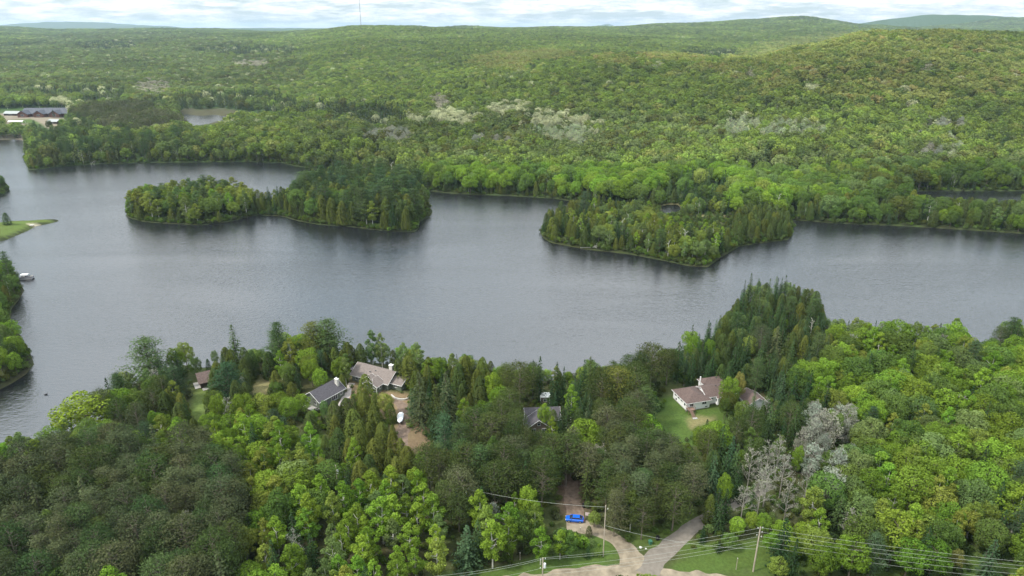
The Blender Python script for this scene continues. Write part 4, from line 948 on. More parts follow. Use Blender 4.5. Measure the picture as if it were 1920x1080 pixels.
# hidden-surface pruning against the bare terrain: keep what can show above nearer ground
def horizon(X, Y, Z):
    bins = np.linspace(-0.95, 0.95, 400); rr = np.concatenate([np.arange(700, 6400, 25.0)])
    B, D_ = np.meshgrid(bins, rr); xx = B * D_; zz_ = height(xx.ravel(), D_.ravel()).reshape(B.shape) + 5
    el = (zz_ - CAMZ) / D_; cm = np.maximum.accumulate(el, 0)
    bi = np.clip(np.searchsorted(bins, X / Y), 0, 399); ri = np.clip(np.searchsorted(rr, Y - 60) - 1, 0, len(rr) - 1)
    return (Z + 22 - CAMZ) / Y > cm[ri, bi] - 0.002
FX = [np.concatenate([f[i] for f in FAR]) for i in range(7)]
m = horizon(FX[0], FX[1], FX[2]); FX = [f[m] for f in FX]
print("far trees", len(FX[0]), "near trees", len(TREES))
ANCH = [
 (30,300,"at the far left edge above the grassy spit"),(10,400,"on the grassy spit at the left edge"),(15,510,"behind the pontoon boat at the left edge"),(20,600,"on the left bank below the pontoon boat"),(25,670,"on the left bank's lower bulge"),
 (70,270,"at the tip of the far left headland"),(140,280,"on the far left headland near its tip"),(210,270,"on the far left headland below the dark pines"),(290,265,"along the far shore above the left island"),(380,265,"behind the left island across the narrow bay"),(480,265,"along the far bay shore left of centre"),(570,270,"on the far shore where the bay ends"),
 (240,225,"in the dark pine stand by the marsh pond"),(120,230,"beside the slate-roofed lodge"),(60,240,"between the lodge and the small beach"),
 (265,370,"on the left island's western tip"),(330,375,"on the left island's western lobe"),(400,365,"mid-way along the left island's western lobe"),(410,320,"on the back of the left island's western lobe"),(500,375,"on the left island's low waist"),
 (580,340,"where the left island widens, near its big pines"),(600,390,"on the left island's front bank, middle"),(670,330,"on the back of the left island's eastern lobe"),(680,390,"on the left island's eastern lobe front"),(745,360,"on the left island's eastern end, high"),(755,410,"at the left island's south-eastern corner"),(795,380,"at the left island's eastern tip"),
 (830,330,"on the far shore just right of the left island"),(920,335,"on the far shore between the two islands"),(1010,335,"on the far shore behind the right island's tip"),(660,290,"on the mainland slope behind the left island"),(760,290,"on the mainland behind the left island's eastern tip"),
 (1030,430,"on the right island's western tip"),(1080,400,"on the right island by its tallest pine"),(1140,420,"on the right island above the fallen log"),(1200,440,"in the middle of the right island"),(1270,450,"on the right island's pointed front"),(1320,470,"at the right island's southern point"),(1340,420,"on the right island behind the southern point"),(1400,430,"on the right island's narrow eastern arm"),(1450,420,"at the right island's eastern end"),
 (1110,345,"on the far shore behind the right island"),(1200,350,"on the mainland left of the dark pond"),(1300,360,"on the mainland just behind the dark pond"),(1400,350,"on the mainland behind the right island's eastern arm"),(1500,370,"at the left end of the right-hand shore strip"),(1580,385,"on the right-hand shore strip, left part"),(1670,390,"on the right-hand shore strip, middle"),(1760,395,"on the right-hand shore strip, right of middle"),(1860,400,"on the right-hand shore strip near the frame edge"),
 (1500,320,"on the wooded slope above the right-hand strip"),(1620,320,"on the lower right hillside"),(1750,325,"above the channel at the right"),(1870,325,"above the channel at the right edge"),
 (1380,550,"on the wooded point's lake corner"),(1440,540,"at the top of the wooded point"),(1520,560,"on the wooded point's right shoulder"),(1400,600,"on the wooded point's left flank"),(1470,610,"in the middle of the wooded point"),(1540,630,"at the foot of the wooded point, right side"),
 (1310,640,"at the lake edge left of the wooded point"),(1350,680,"behind the white bungalow, upper right"),(1430,680,"behind the white bungalow's garage"),(1250,690,"behind the white bungalow, left side"),
 (1370,750,"in front of the white bungalow's right end"),(1430,750,"beside the white bungalow's garage"),(1220,780,"at the left edge of the bungalow lawn"),(1320,800,"on the bungalow lawn's lower edge"),(1250,840,"in the young thicket below the bungalow lawn"),
 (1600,620,"by the lake right of the wooded point"),(1690,630,"by the lake in the upper right wood"),(1790,630,"by the lake near the upper right corner"),(1890,640,"at the upper right edge beside the lake"),(1600,700,"in the bright wood right of the wooded point"),(1700,700,"in the middle of the right-hand bright wood"),(1810,710,"in the upper part of the right-hand bright wood"),(1900,730,"at the right edge of the bright wood"),
 (1520,720,"between the bungalow garage and the bright wood"),(1480,790,"above the pale bare trees"),(1550,820,"in the whitish clump right of the bare trees"),(1450,860,"in the bare grey clump above the gravel lane"),(1530,910,"just right of the bare grey clump"),
 (1620,840,"below the whitish clump in the right-hand wood"),(1720,820,"in the lower middle of the right-hand wood"),(1830,830,"in the lower right wood near the frame edge"),(1620,950,"above the power lines right of the tall pole"),(1720,950,"above the power lines, lower right"),(1850,950,"above the power lines in the lower right corner"),(1550,1020,"behind the power lines right of the tall pole"),(1680,1040,"under the power lines, lower right"),(1830,1040,"under the power lines in the bottom right corner"),(1390,1000,"just left of the tall utility pole"),(1450,1000,"just behind the tall utility pole"),
 (1340,940,"at the upper end of the gravel lane"),(1290,870,"left of the gravel lane's upper end"),(1350,850,"between the lawn thicket and the bare clump"),(1230,930,"in the dark stand between the two driveways"),(1160,880,"in the dark stand above the blue car"),(1110,975,"beside the blue car and its sign"),(1080,850,"above the brown track behind the blue car"),(1030,1010,"on the bank below the blue car"),
 (1000,930,"left of the blue car"),(920,980,"in the roadside wood left of the blue car"),(870,1020,"at the road edge, lower middle"),(760,1040,"at the bottom edge right of the white-stemmed trees"),
 (1020,810,"in front of the dark gabled house"),(960,790,"left of the dark gabled house"),(1060,770,"right of the dark gabled house"),(1020,700,"at the lake behind the dark gabled house"),(1100,710,"at the lake edge above the gabled house"),(1160,750,"between the gabled house and the white bungalow"),(1190,820,"below the pines left of the bungalow lawn"),(940,710,"at the lake left of the gabled house"),(880,710,"at the lake right of the big cottage"),
 (900,830,"in the dark pines left of the gabled house"),(850,790,"right of the bare yard below the white trailer"),(810,750,"right of the white wrapped trailer"),(770,680,"just right of the big cottage"),(710,650,"at the lake behind the big cottage"),(650,660,"at the lake left of the big cottage"),(700,740,"between the garage and the white wrapped trailer"),(650,790,"in front of the grey garage"),(730,820,"at the left edge of the bare yard"),(700,860,"below the cedar row"),
 (590,650,"on the shore behind the grey garage"),(520,640,"on the shore between cabin and garage"),(440,650,"on the shore right of the brown cabin"),(420,700,"hiding the brown cabin's right end"),(520,700,"left of the grey garage, upper"),(530,760,"left of the grey garage, lower"),(330,660,"on the shore left of the brown cabin"),(260,670,"on the shore at the left wood's corner"),(310,750,"below the brown cabin, left"),(410,780,"below the brown cabin, right"),(190,720,"on the left wood's lake corner"),(150,780,"at the lakeside bend, far left"),(40,830,"at the left edge beside the water"),
 (230,820,"in the pines below the lakeside bend"),(320,820,"at the top of the lower left pine stand"),(400,850,"right of the lower left pine stand's top"),(100,880,"in the lower left pine stand, upper left"),(220,900,"in the lower left pine stand, upper middle"),(340,910,"in the lower left pine stand, upper right"),(80,980,"in the lower left pine stand, left edge"),(200,1000,"in the lower left pine stand, middle"),(330,1010,"in the lower left pine stand, lower right"),(60,1060,"in the bottom left corner"),(230,1060,"at the bottom edge, left part"),(420,1050,"at the bottom edge left of the white-stemmed trees"),
 (440,940,"right of the lower left pine stand"),(500,880,"in the lime wood's upper left"),(560,850,"at the top of the lime wood"),(570,930,"in the left of the lime wood"),(640,900,"in the middle of the lime wood"),(650,1000,"in the lower middle of the lime wood"),(740,930,"in the right of the lime wood"),(820,930,"between the lime wood and dark pines"),(540,1020,"by the white-stemmed trees at the bottom"),(780,870,"below the bare yard"),
]
AX = np.array([a[:2] for a in ANCH], float)
WORD = {"maple": "leafy tree", "aspen": "slender birch", "spruce": "spruce", "cedar": "bushy cedar", "wpine": "layered pine",
        "rpine": "tufted pine", "bare": "leafless tree", "bloss": "budding tree", "snag": "dead birch", "shrub": "low shrub"}
rows = TREES
PX, PY, DEP = prj(np.array([r[0] for r in rows]), np.array([r[1] for r in rows]), np.array([r[2] + r[3] * .6 for r in rows]))
size = np.array([r[3] for r in rows]) / DEP
inframe = (PX > -8) & (PX < 1928) & (PY > 0) & (PY < 1100)
cat_of = {k: KINDS[k][6] for k in KINDS}
indiv = np.zeros(len(rows), bool)
for cat in set(cat_of.values()):
    ids = [i for i in range(len(rows)) if cat_of[rows[i][5]] == cat and inframe[i]]
    ids.sort(key=lambda i: -size[i] - (10 if rows[i][7] == "hero" else 0))
    indiv[ids[:300]] = True
groups = {}
for i in np.where(indiv)[0]:
    a = int(np.argmin(((AX - [PX[i], PY[i]]) ** 2 * [1, 1.3]).sum(1)))
    groups.setdefault((rows[i][5], rows[i][6], a), []).append(i)
def lab_for(key, ids, suf=""):
    kind, c_, a = key; word = CLR[c_][1]; w_ = WORD[kind]
    if kind == "snag": word = "white"
    if kind == "bare" and c_ == "white": word = "white-stemmed"
    base = "%s %s %s" % (word, w_, ANCH[a][2]); res = {}
    ids = sorted(ids, key=lambda i: PX[i]); n = len(ids)
    if n > 7 and not suf:
        by = sorted(ids, key=lambda i: -PY[i]); nb_ = 2 if n <= 24 else 3
        cut = [sorted(by[n * q // nb_:n * (q + 1) // nb_], key=lambda i: PX[i]) for q in range(nb_)]
        for nm, sub in zip(("nearer", "farther") if nb_ == 2 else ("near", "mid-depth", "far"), cut):
            m_ = len(sub)
            if m_ > 6: parts = ((nm + " left", sub[:m_ // 3]), (nm + " middle", sub[m_ // 3:2 * m_ // 3]), (nm + " right", sub[2 * m_ // 3:]))
            else: parts = ((nm, sub),)
            for q, ss in parts: res.update(lab_for(key, ss, q))
        return res
    pre = (suf + " ") if suf else ""
    if n == 1: return {ids[0]: pre + base}
    if n == 2: return {ids[0]: "left-hand " + pre + base, ids[1]: "right-hand " + pre + base}
    if n == 3: return {i: q + pre + base for i, q in zip(ids, ("leftmost ", "central ", "rightmost "))}
    res[ids[0]] = "leftmost " + pre + base; res[ids[-1]] = "rightmost " + pre + base
    rest = ids[1:-1]; tall = max(rest, key=lambda i: rows[i][3]); res[tall] = "tallest " + pre + base
    rest = [i for i in rest if i != tall]; low = min(rest, key=lambda i: rows[i][3]); res[low] = "shortest " + pre + base
    rest = [i for i in rest if i != low]
    for i in rest: res[i] = pre + base
    if len(rest) == 2: res[rest[0]] = "second from left " + pre + base; res[rest[1]] = "second from right " + pre + base
    elif len(rest) == 3: res.update({rest[0]: "second from left " + pre + base, rest[1]: "central " + pre + base, rest[2]: "second from right " + pre + base})
    elif len(rest) == 1: res[rest[0]] = "middle-sized " + pre + base
    return res
for key, ids in groups.items():
    labs = lab_for(key, ids)
    grp = "%s %s" % ((WORD[key[0]] + "s").replace("birchs", "birches").replace("spruces", "spruces"), ANCH[key[2]][2])
    for i in ids:
        x_, y_, z_, H_, r_, kind, c_, zone = rows[i]
        k = KINDS[kind]; v = TPL[kind][(i * 7 + int(x_ * 3)) % k[5]]
        e_ = empty(k[7], (x_, y_, z_ - 0.1), R.uniform(0, 6.283), (r_ / k[2] * R.uniform(.86, 1.18), r_ / k[2], H_ / k[1]))
        lb = labs[i].split(); tag(e_, " ".join(lb[:16]), k[6], grp if len(ids) > 1 else None)
        cr = bpy.data.objects.new("crown", v[0]); COL.objects.link(cr); cr.parent = e_
        tr = bpy.data.objects.new("trunk", v[1]); COL.objects.link(tr); tr.parent = e_
        f = R.uniform(.78, 1.24); g = R.uniform(.90, 1.10)
        al = CLR[c_][0]; cr.color = (al[0] * f * g, al[1] * f, al[2] * f, 1)
print("individual trees", int(indiv.sum()), "groups", len(groups))
# the rest of the wood: one object
rest = [rows[i] for i in np.where(~indiv)[0]]
def far_idx(kinds, far):
    o_ = np.zeros(len(kinds), int); u = R.integers(0, 1000, len(kinds))
    for i, k in enumerate(kinds):
        key = ("far_" + k) if far and ("far_" + k) in STUFF_IDX else k
        if far and k in ("bare", "snag"): key = "far_bloss"
        L_ = STUFF_IDX[key]; o_[i] = L_[u[i] % len(L_)]
    return o_
rx = np.array([r[0] for r in rest] + list(FX[0])); ry = np.array([r[1] for r in rest] + list(FX[1])); rz = np.array([r[2] for r in rest] + list(FX[2]))
rh = np.array([r[3] for r in rest] + list(FX[3])); rr = np.array([r[4] for r in rest] + list(FX[4]))
rk = np.array([r[5] for r in rest] + list(FX[5]), object); rc = np.array([r[6] for r in rest] + list(FX[6]), object)
isfar = ry > 560
idx = np.where(isfar, far_idx(rk, True), far_idx(rk, False))
nomH = np.array([KINDS[k][1] for k in rk]); nomR = np.array([KINDS[k][2] for k in rk])
nomR = np.where(np.isin(rk, ["bloss", "bare", "snag"]) & isfar, 3.0, nomR)
scl = np.stack([rr / nomR, rr / nomR, rh / nomH], 1)
colr = np.array([CLR[c_][0] for c_ in rc]) * R.uniform(.82, 1.18, (len(rc), 1))
tone = fbm(rx / 170, ry / 170, 77, 3)[:, None]
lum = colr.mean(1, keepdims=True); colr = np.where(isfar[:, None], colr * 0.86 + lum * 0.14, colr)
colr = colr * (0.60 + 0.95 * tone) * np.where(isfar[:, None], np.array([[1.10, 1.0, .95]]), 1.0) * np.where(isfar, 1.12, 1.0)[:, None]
stuff("forest", "dense mixed spring forest covering the far shore and hills", np.stack([rx, ry, rz - .3], 1), scl, R.uniform(0, 6.283, len(rx)), idx, colr, "forest")
# undergrowth
def shrubs():
    A = []
    for (x0, x1, y0, y1, s, P) in ((-190, 210, 108, 330, 2.7, P_NEAR), (-330, -60, 330, 540, 3.2, P_ISL1), (0, 260, 330, 480, 3.0, P_ISL2), (-330, -180, 180, 520, 3.5, P_L2)):
        X, Y = grid(x0, x1, y0, y1, s); m = sdpoly(X, Y, P) > 0.15; X, Y = X[m], Y[m]
        A.append(np.stack([X, Y], 1))
    X, Y = grid(-900, 900, 395, 760, 2.6); s_ = shore_sd(X, Y); m = inpoly(X, Y, P_MAIN) & (s_ > 0.0) & (s_ < 7); A.append(np.stack([X[m], Y[m]], 1))
    for P in (P_ISL1, P_ISL2, P_L2, P_L1):
        lo, hi = P.min(0), P.max(0); X, Y = grid(lo[0], hi[0], lo[1], hi[1], 1.7); s_ = sdpoly(X, Y, P); m = (s_ > -0.1) & (s_ < 3.6) & (X > -420); A.append(np.stack([X[m], Y[m]], 1))
    A = np.concatenate(A); X, Y = A[:, 0], A[:, 1]; Z = height(X, Y)
    H = R.uniform(.8, 2.3, len(X)) * np.where(Y > 330, 1.35, 1); RR = H * .75
    ok = silhouette_ok(X, Y, Z, H, RR, True) | (Y > 330); px, py, _ = prj(X, Y, Z)
    ok &= (px > -60) & (px < 1980)
    X, Y, Z, H, RR = (a[ok] for a in (X, Y, Z, H, RR))
    ix = np.array([STUFF_IDX["shrub"][i % 3] for i in range(len(X))])
    pal = np.array([CLR[q][0] for q in ("mid", "olive", "bright", "dolive", "soft", "mid", "brown")]); c_ = pal[R.integers(0, 7, len(X))] * R.uniform(.7, 1.1, (len(X), 1))
    stuff("undergrowth", "low leafy undergrowth between the trees and along the banks", np.stack([X, Y, Z], 1), np.stack([RR / 1.7, RR / 1.7, H / 2.6], 1), R.uniform(0, 6.28, len(X)), ix, c_, "undergrowth")
shrubs()
# ------------------------------------------------------------------ roads
GRAVEL = pmat("tan_gravel", (0.235, 0.198, 0.145), 0.95, 0.35, 0.5, bumpv=0.4, spec=0.1)
GREYGR = pmat("grey_gravel", (0.180, 0.160, 0.135), 0.95, 0.14, 1.1, bumpv=0.2, spec=0.1)
TRACK = pmat("brown_track", (0.17, 0.125, 0.095), 0.95, 0.3, 1.2, bumpv=0.4, spec=0.1)
def ribbon(name, mat, pts, widths, dz, seed=1):
    P = [Vector((*at(x, y, 3.0), 0)) for x, y in pts]; S = []; W = []
    for i in range(len(P) - 1):
        p0 = P[max(i - 1, 0)]; p1 = P[i]; p2 = P[i + 1]; p3 = P[min(i + 2, len(P) - 1)]
        n = max(2, int((p2 - p1).length / 0.8))
        for k in range(n):
            t = k / n
            S.append(0.5 * ((2 * p1) + (p2 - p0) * t + (2 * p0 - 5 * p1 + 4 * p2 - p3) * t * t + (3 * p1 - p0 - 3 * p2 + p3) * t ** 3))
            W.append(widths[i] * (1 - t) + widths[i + 1] * t)
    S.append(P[-1]); W.append(widths[-1]); V = []; Q = []; C = 8
    for i, p in enumerate(S):
        d = (S[min(i + 1, len(S) - 1)] - S[max(i - 1, 0)]).normalized(); nn = Vector((-d.y, d.x, 0))
        wl = W[i] * (0.5 + 0.16 * (float(vnoise(i * .35, seed)) - .5)); wr = W[i] * (0.5 + 0.16 * (float(vnoise(i * .35, seed + 40)) - .5))
        for c_ in range(C + 1):
            t = c_ / C; q = p + nn * (wl * (1 - t) * 1 - wr * t)
            V.append((q.x, q.y, gz(q.x, q.y) + dz - (0.06 if c_ in (0, C) else 0)))
    for i in range(len(S) - 1):
        for c_ in range(C):
            a = i * (C + 1) + c_; Q.append((a, a + C + 1, a + C + 2, a + 1))
    me = quad_mesh(name, np.array(V), np.array(Q)[:, ::1], [mat], smooth=True)
    o = bpy.data.objects.new(name, me); COL.objects.link(o); tag(o, kind="structure"); return o
ribbon("dirt_road", GRAVEL, [(560, 1200), (820, 1122), (1000, 1100), (1150, 1086), (1260, 1092), (1420, 1112), (1700, 1150)], [8, 8, 8.2, 9, 9, 8, 8], 0.05)
ribbon("driveway", GRAVEL, [(1200, 1090), (1192, 1062), (1180, 1040), (1160, 1015), (1128, 998), (1090, 986), (1062, 984)], [12, 8.5, 5.2, 4.2, 4.2, 5, 4], 0.054, 3)
ribbon("gravel_lane", GREYGR, [(1215, 1078), (1228, 1050), (1262, 1018), (1300, 988), (1335, 965), (1375, 945), (1415, 925), (1440, 905)], [7, 5.4, 4.4, 3.9, 3.6, 3.3, 3, 3], 0.058, 5)
ribbon("dirt_track", TRACK, [(1082, 982), (1076, 955), (1073, 930), (1070, 900), (1062, 860), (1050, 830)], [5, 4.5, 4.2, 4, 3.4, 3], 0.062, 7)
ribbon("yard_path", TRACK, [(750, 850), (753, 815), (762, 790), (757, 765), (742, 750)], [5, 4.5, 4.0, 4, 3], 0.05, 9)
PAV = pmat("paving", (0.36, 0.32, 0.29), 0.9, 0.2, 1.5)
ribbon("paved_path", PAV, [(640, 762), (648, 745), (654, 728), (660, 718)], [2.6, 2.6, 2.4, 2.2], 0.058, 11)
# ------------------------------------------------------------------ buildings
WHITE = pmat("white_siding", (0.72, 0.73, 0.72), 0.7, 0.05, 1.0, stretch=(1, 1, 12))
TRIM = pmat("white_trim", (0.70, 0.70, 0.68), 0.6, 0.05)
GLASS = pmat("window_glass", (0.03, 0.035, 0.045), 0.12, 0.2, 1.0, spec=0.6)
BRROOF = pmat("brown_shingles", (0.105, 0.075, 0.066), 0.92, 0.25, 2.2, bumpv=0.3)
GRROOF = pmat("charcoal_shingles", (0.075, 0.070, 0.078), 0.9, 0.25, 2.2, bumpv=0.3)
TAROOF = pmat("taupe_shingles", (0.165, 0.138, 0.124), 0.92, 0.2, 2.0, bumpv=0.3)
SAGE = pmat("sage_siding", (0.115, 0.135, 0.105), 0.8, 0.1, 1.0, stretch=(1, 1, 10))
BROWNW = pmat("dark_brown_boards", (0.045, 0.03, 0.022), 0.85, 0.3, 1.5, stretch=(8, 8, 1))
TAUPEW = pmat("taupe_siding", (0.16, 0.13, 0.10), 0.85, 0.15, 1.0, stretch=(1, 1, 10))
CONC = pmat("concrete", (0.30, 0.29, 0.27), 0.9, 0.2, 1.5)
STONE = pmat("chimney_stone", (0.50, 0.48, 0.44), 0.9, 0.3, 3)
WOOD = pmat("deck_wood", (0.20, 0.13, 0.10), 0.85, 0.3, 2, stretch=(1, 8, 1))
SLATE = pmat("slate_roof", (0.070, 0.076, 0.092), 0.7, 0.2, 0.6)
METAL = pmat("vent_metal", (0.05, 0.05, 0.05), 0.6, 0.1)
def block(root, x0, x1, y0, y1, h, rise, axis, wm, rm, tm=None, z0=0.0, ov=0.45, hip=0.0, th=0.14):
    """a wing: walls up to the gables and a pitched roof over them"""
    b = MB(); mx, my = (x0 + x1) / 2, (y0 + y1) / 2
    c = [(x0, y0), (x1, y0), (x1, y1), (x0, y1)]
    for i in range(4):
        a_, d_ = c[i], c[(i + 1) % 4]; pts = [(*a_, z0), (*d_, z0), (*d_, z0 + h), (*a_, z0 + h)]
        end = (i in (1, 3)) if axis == 'x' else (i in (0, 2))
        if end and hip == 0: pts = [(*a_, z0), (*d_, z0), (*d_, z0 + h), ((a_[0] + d_[0]) / 2, (a_[1] + d_[1]) / 2, z0 + h + rise), (*a_, z0 + h)]
        b.face(pts)
    wl = b.build("wall", wm, root)
    r = MB(); e = z0 + h + 0.10; k = (y1 - y0 if axis == 'x' else x1 - x0) / 2; sl_ = rise / k; ez = e - ov * sl_; rt = e + rise
    if axis == 'x':
        ra, rb = (x0 - ov + hip * (k + ov), my, rt), (x1 + ov - hip * (k + ov), my, rt)
        A_, B_, C_, D_ = (x0 - ov, y0 - ov, ez), (x1 + ov, y0 - ov, ez), (x1 + ov, y1 + ov, ez), (x0 - ov, y1 + ov, ez)
        r.slab([A_, B_, rb, ra], th); r.slab([C_, D_, ra, rb], th)
        if hip: r.slab([B_, C_, rb], th); r.slab([D_, A_, ra], th)
    else:
        ra, rb = (mx, y0 - ov + hip * (k + ov), rt), (mx, y1 + ov - hip * (k + ov), rt)
        A_, B_, C_, D_ = (x0 - ov, y0 - ov, ez), (x1 + ov, y0 - ov, ez), (x1 + ov, y1 + ov, ez), (x0 - ov, y1 + ov, ez)
        r.slab([B_, C_, rb, ra], th); r.slab([D_, A_, ra, rb], th)
        if hip: r.slab([A_, B_, ra], th); r.slab([C_, D_, rb], th)
    rf = r.build("roof", rm, root)
    if tm:
        f = MB(); ex = 0.05
        if axis == 'x' and not hip:
            for xx, s in ((x0 - ov, -1), (x1 + ov, 1)):
                for yy in (y0 - ov, y1 + ov):
                    f.slab([(xx, yy, ez + .03), (xx + s * ex, yy, ez + .03), (xx + s * ex, my, rt + .03), (xx, my, rt + .03)], 0.24)
            f.box(mx, y0 - ov - .03, ez - .07, x1 - x0 + 2 * ov, 0.05, 0.2)
        elif axis == 'y' and not hip:
            for yy, s in ((y0 - ov, -1), (y1 + ov, 1)):
                for xx in (x0 - ov, x1 + ov):
                    f.slab([(xx, yy, ez + .03), (xx, yy + s * ex, ez + .03), (mx, yy + s * ex, rt + .03), (mx, yy, rt + .03)], 0.24)
            f.box(x0 - ov - .03, my, ez - .07, 0.05, y1 - y0 + 2 * ov, 0.2); f.box(x1 + ov + .03, my, ez - .07, 0.05, y1 - y0 + 2 * ov, 0.2)
        else:
            f.box(mx, y0 - ov - .03, ez - .07, x1 - x0 + 2 * ov, 0.05, 0.18); f.box(x0 - ov - .03, my, ez - .07, 0.05, y1 - y0 + 2 * ov, 0.18)
            f.box(x1 + ov + .03, my, ez - .07, 0.05, y1 - y0 + 2 * ov, 0.18)
        f.build("fascia", tm, root)
    return wl, rf
def window(root, x, y, z, w_, h_, face='-y', bars=1, fr=TRIM, gl=GLASS, name="window"):
    f = MB(); g = MB(); t = 0.09
    def bx(m_, u, v, uw, vh, d0, d1):
        if face == '-y': m_.box(x + u, y - (d0 + d1) / 2, z + v, uw, d1 - d0, vh)
        elif face == '-x': m_.box(x - (d0 + d1) / 2, y + u, z + v, d1 - d0, uw, vh)
        else: m_.box(x + (d0 + d1) / 2, y + u, z + v, d1 - d0, uw, vh)
    for s in (-1, 1):
        bx(f, s * (w_ / 2 + t / 2), 0, t, h_ + 2 * t, 0.0, .07); bx(f, 0, s * (h_ / 2 + t / 2), w_, t, 0.0, .065)
    for k in range(bars): bx(f, -w_ / 2 + w_ * (k + 1) / (bars + 1), 0, 0.05, h_, 0.02, .06)
    bx(g, 0, 0, w_, h_, 0.0, .025)
    fo = f.build(name, fr, root); g.build("pane", gl, fo); return fo
def house(name, label, cat, xy, ang):
    e_ = empty(name, (xy[0], xy[1], gz(*xy)), math.radians(ang)); tag(e_, label, cat); return e_
# white bungalow
hb = house("bungalow", "white L-shaped bungalow with brown shingle roof above the lawn", "house", (56.9, 193.8), 16)
MB().box(4.2, 4.5, .3, 8.3, 8.9, .7).box(14.4, 5.4, .3, 11.9, 7.1, .7).build("foundation", CONC, hb)
block(hb, 0, 8.4, 0, 9, 2.9, 1.7, 'y', WHITE, BRROOF, TRIM, .3, .5, hip=.8)
block(hb, 8.4, 20.5, 1.8, 9, 2.85, 1.7, 'x', WHITE, BRROOF, TRIM, .3, .5)
block(hb, 12.2, 20.0, 9.0, 13.6, 2.8, 1.3, 'x', WHITE, BRROOF, TRIM, .3, .5, hip=.8)
block(hb, 11.6, 13.4, .3, 1.9, 2.5, .5, 'y', WHITE, BRROOF, TRIM, .3, .25)
for y in (7.4, 5.4, 3.4): window(hb, 0, y, 2.35, 1.1, 1.1, '-x')
window(hb, 0, 1.3, 2.2, .8, 1.5, '-x', 0); window(hb, 0, 6.8, .9, .8, .7, '-x', 0)
window(hb, 1.7, 0, 2.3, 1.2, 1.2); window(hb, 6.3, 0, 2.3, 1.5, 1.1); window(hb, 9.9, 1.8, 2.3, 1.5, 1.1); window(hb, 15.0, 1.8, 2.2, 1.8, 1.1); window(hb, 17.8, 1.8, 2.2, 1.2, 1.1)
window(hb, 7.2, 0, .75, .9, .35, '-y', 0); window(hb, 12.5, .3, 1.4, .7, 1.4, '-y', 0); window(hb, 11.6, 1.1, 1.9, .6, 1.3, '-x', 0)
MB().box(3.0, 7.9, 5.0, .35, .35, .3).box(13, 4.5, 5.2, .35, .35, .3).box(16.5, 9.8, 4.9, .35, .35, .35).build("roof_vent", METAL, hb)
MB().tube((10.2, 9.6, 3), (10.2, 9.6, 6.3), .22).build("flue", TRIM, hb)
st = MB(); st.box(.9, -1.0, 1.35, 2.4, 2.0, .14)
for i in range(7): st.box(.5, -2.2 - i * .3, 1.2 - i * .18, 1.2, .3, .06)
for s in (-.3, 2.0):
    for y in (-.2, -1.9): st.box(s, y, .65, .12, .12, 1.3)
st.build("porch_stairs", WOOD, hb)
rl = MB()
for x in (-.3, 2.0): 
    for y in (-.1, -1.0, -1.9): rl.box(x, y, 1.9, .09, .09, 1.0)
rl.box(-.3, -1.0, 2.42, .1, 1.9, .07).box(2.0, -1.0, 2.42, .1, 1.9, .07); rl.box(1.6, -1.93, 2.4, .9, .08, .07)
rl.build("railing", WOOD, hb); MB().box(.5, -4.6, .06, 1.6, .9, .12).build("step", CONC, hb)
hg = house("garage", "white garage with brown roof at the right behind the bungalow's trees", "garage", at(1402, 772, 3), 14)
block(hg, 0, 6.6, 0, 6.5, 2.8, 1.8, 'y', WHITE, BRROOF, TRIM)
MB().box(3.3, -.06, 1.15, 4.4, .1, 2.25).build("garage_door", TRIM, hg)
# charcoal-roofed garage cottage
h2 = house("cottage", "small cottage with charcoal gable roof and white chimney, left of the big cottage", "house", (-63.0, 195.2), 56)
block(h2, 0, 10.8, 0, 7.4, 2.9, 2.4, 'x', SAGE, GRROOF, TRIM, 0, .5)
c_ = MB(); c_.box(9.6, 1.9, 4.7, .8, 1.3, 3.2).build("chimney", STONE, h2); MB().box(9.6, 1.9, 6.38, .95, 1.45, .16).tube((9.6, 1.9, 6.4), (9.6, 1.9, 6.9), .18).build("chimney_cap", TRIM, h2)
window(h2, 6.4, 0, 1.5, 2.4, 2.0, '-y', 2, name="patio_door"); window(h2, 2.4, 0, 1.7, 1.0, 1.2); window(h2, 9.4, 0, 1.7, .9, 1.2)
window(h2, 0, 5.3, 1.7, 1.1, 1.2, '-x'); window(h2, 0, 2.0, 1.7, 1.0, 1.2, '-x'); MB().tube((5, 4.1, 4.8), (5, 4.1, 5.7), .12).build("flue", METAL, h2)
MB().box(-1.2, 3.2, .15, 2.2, 6.4, .12).build("deck", CONC, h2)
# big cottage
h3 = house("cottage", "large sage-green lakeside cottage with taupe roof and white chimney", "house", (-56.6, 214.6), -27)
block(h3, 0, 15.5, 0, 8.6, 2.8, 2.6, 'x', SAGE, TAROOF, TRIM, 0, .55)
block(h3, 8.2, 13.6, -3.6, 0.2, 2.9, 1.5, 'y', SAGE, TAROOF, TRIM, 0, .5); block(h3, 6.0, 11.0, -1.5, .3, 3.3, 1.4, 'y', SAGE, TAROOF, TRIM, 0, .4)
block(h3, 15.5, 20.0, 1.6, 7.4, 2.5, 1.3, 'x', SAGE, TAROOF, TRIM, 0, .45)
MB().box(13.2, 5.6, 5.5, 1.3, 1.1, 2.4).build("chimney", STONE, h3); MB().box(13.2, 5.6, 6.78, 1.5, 1.3, .16).tube((13.2, 5.6, 6.8), (13.2, 5.6, 7.3), .2).build("chimney_cap", TRIM, h3)
window(h3, 0, 3.2, 1.6, 1.4, 1.4, '-x'); window(h3, 2.2, 0, 1.6, 1.4, 1.2); window(h3, 12.2, -3.6, 1.3, 1.3, 1.1); window(h3, 13.6, -1.6, 1.8, .9, 1.1, '+x'); window(h3, 17.6, 1.6, 1.6, 1.2, 1.0)
MB().box(6.6, 2.2, 4.2, .9, .5, .12).box(8.4, 3.0, 4.7, .5, .5, .12).build("skylight", GLASS, h3)
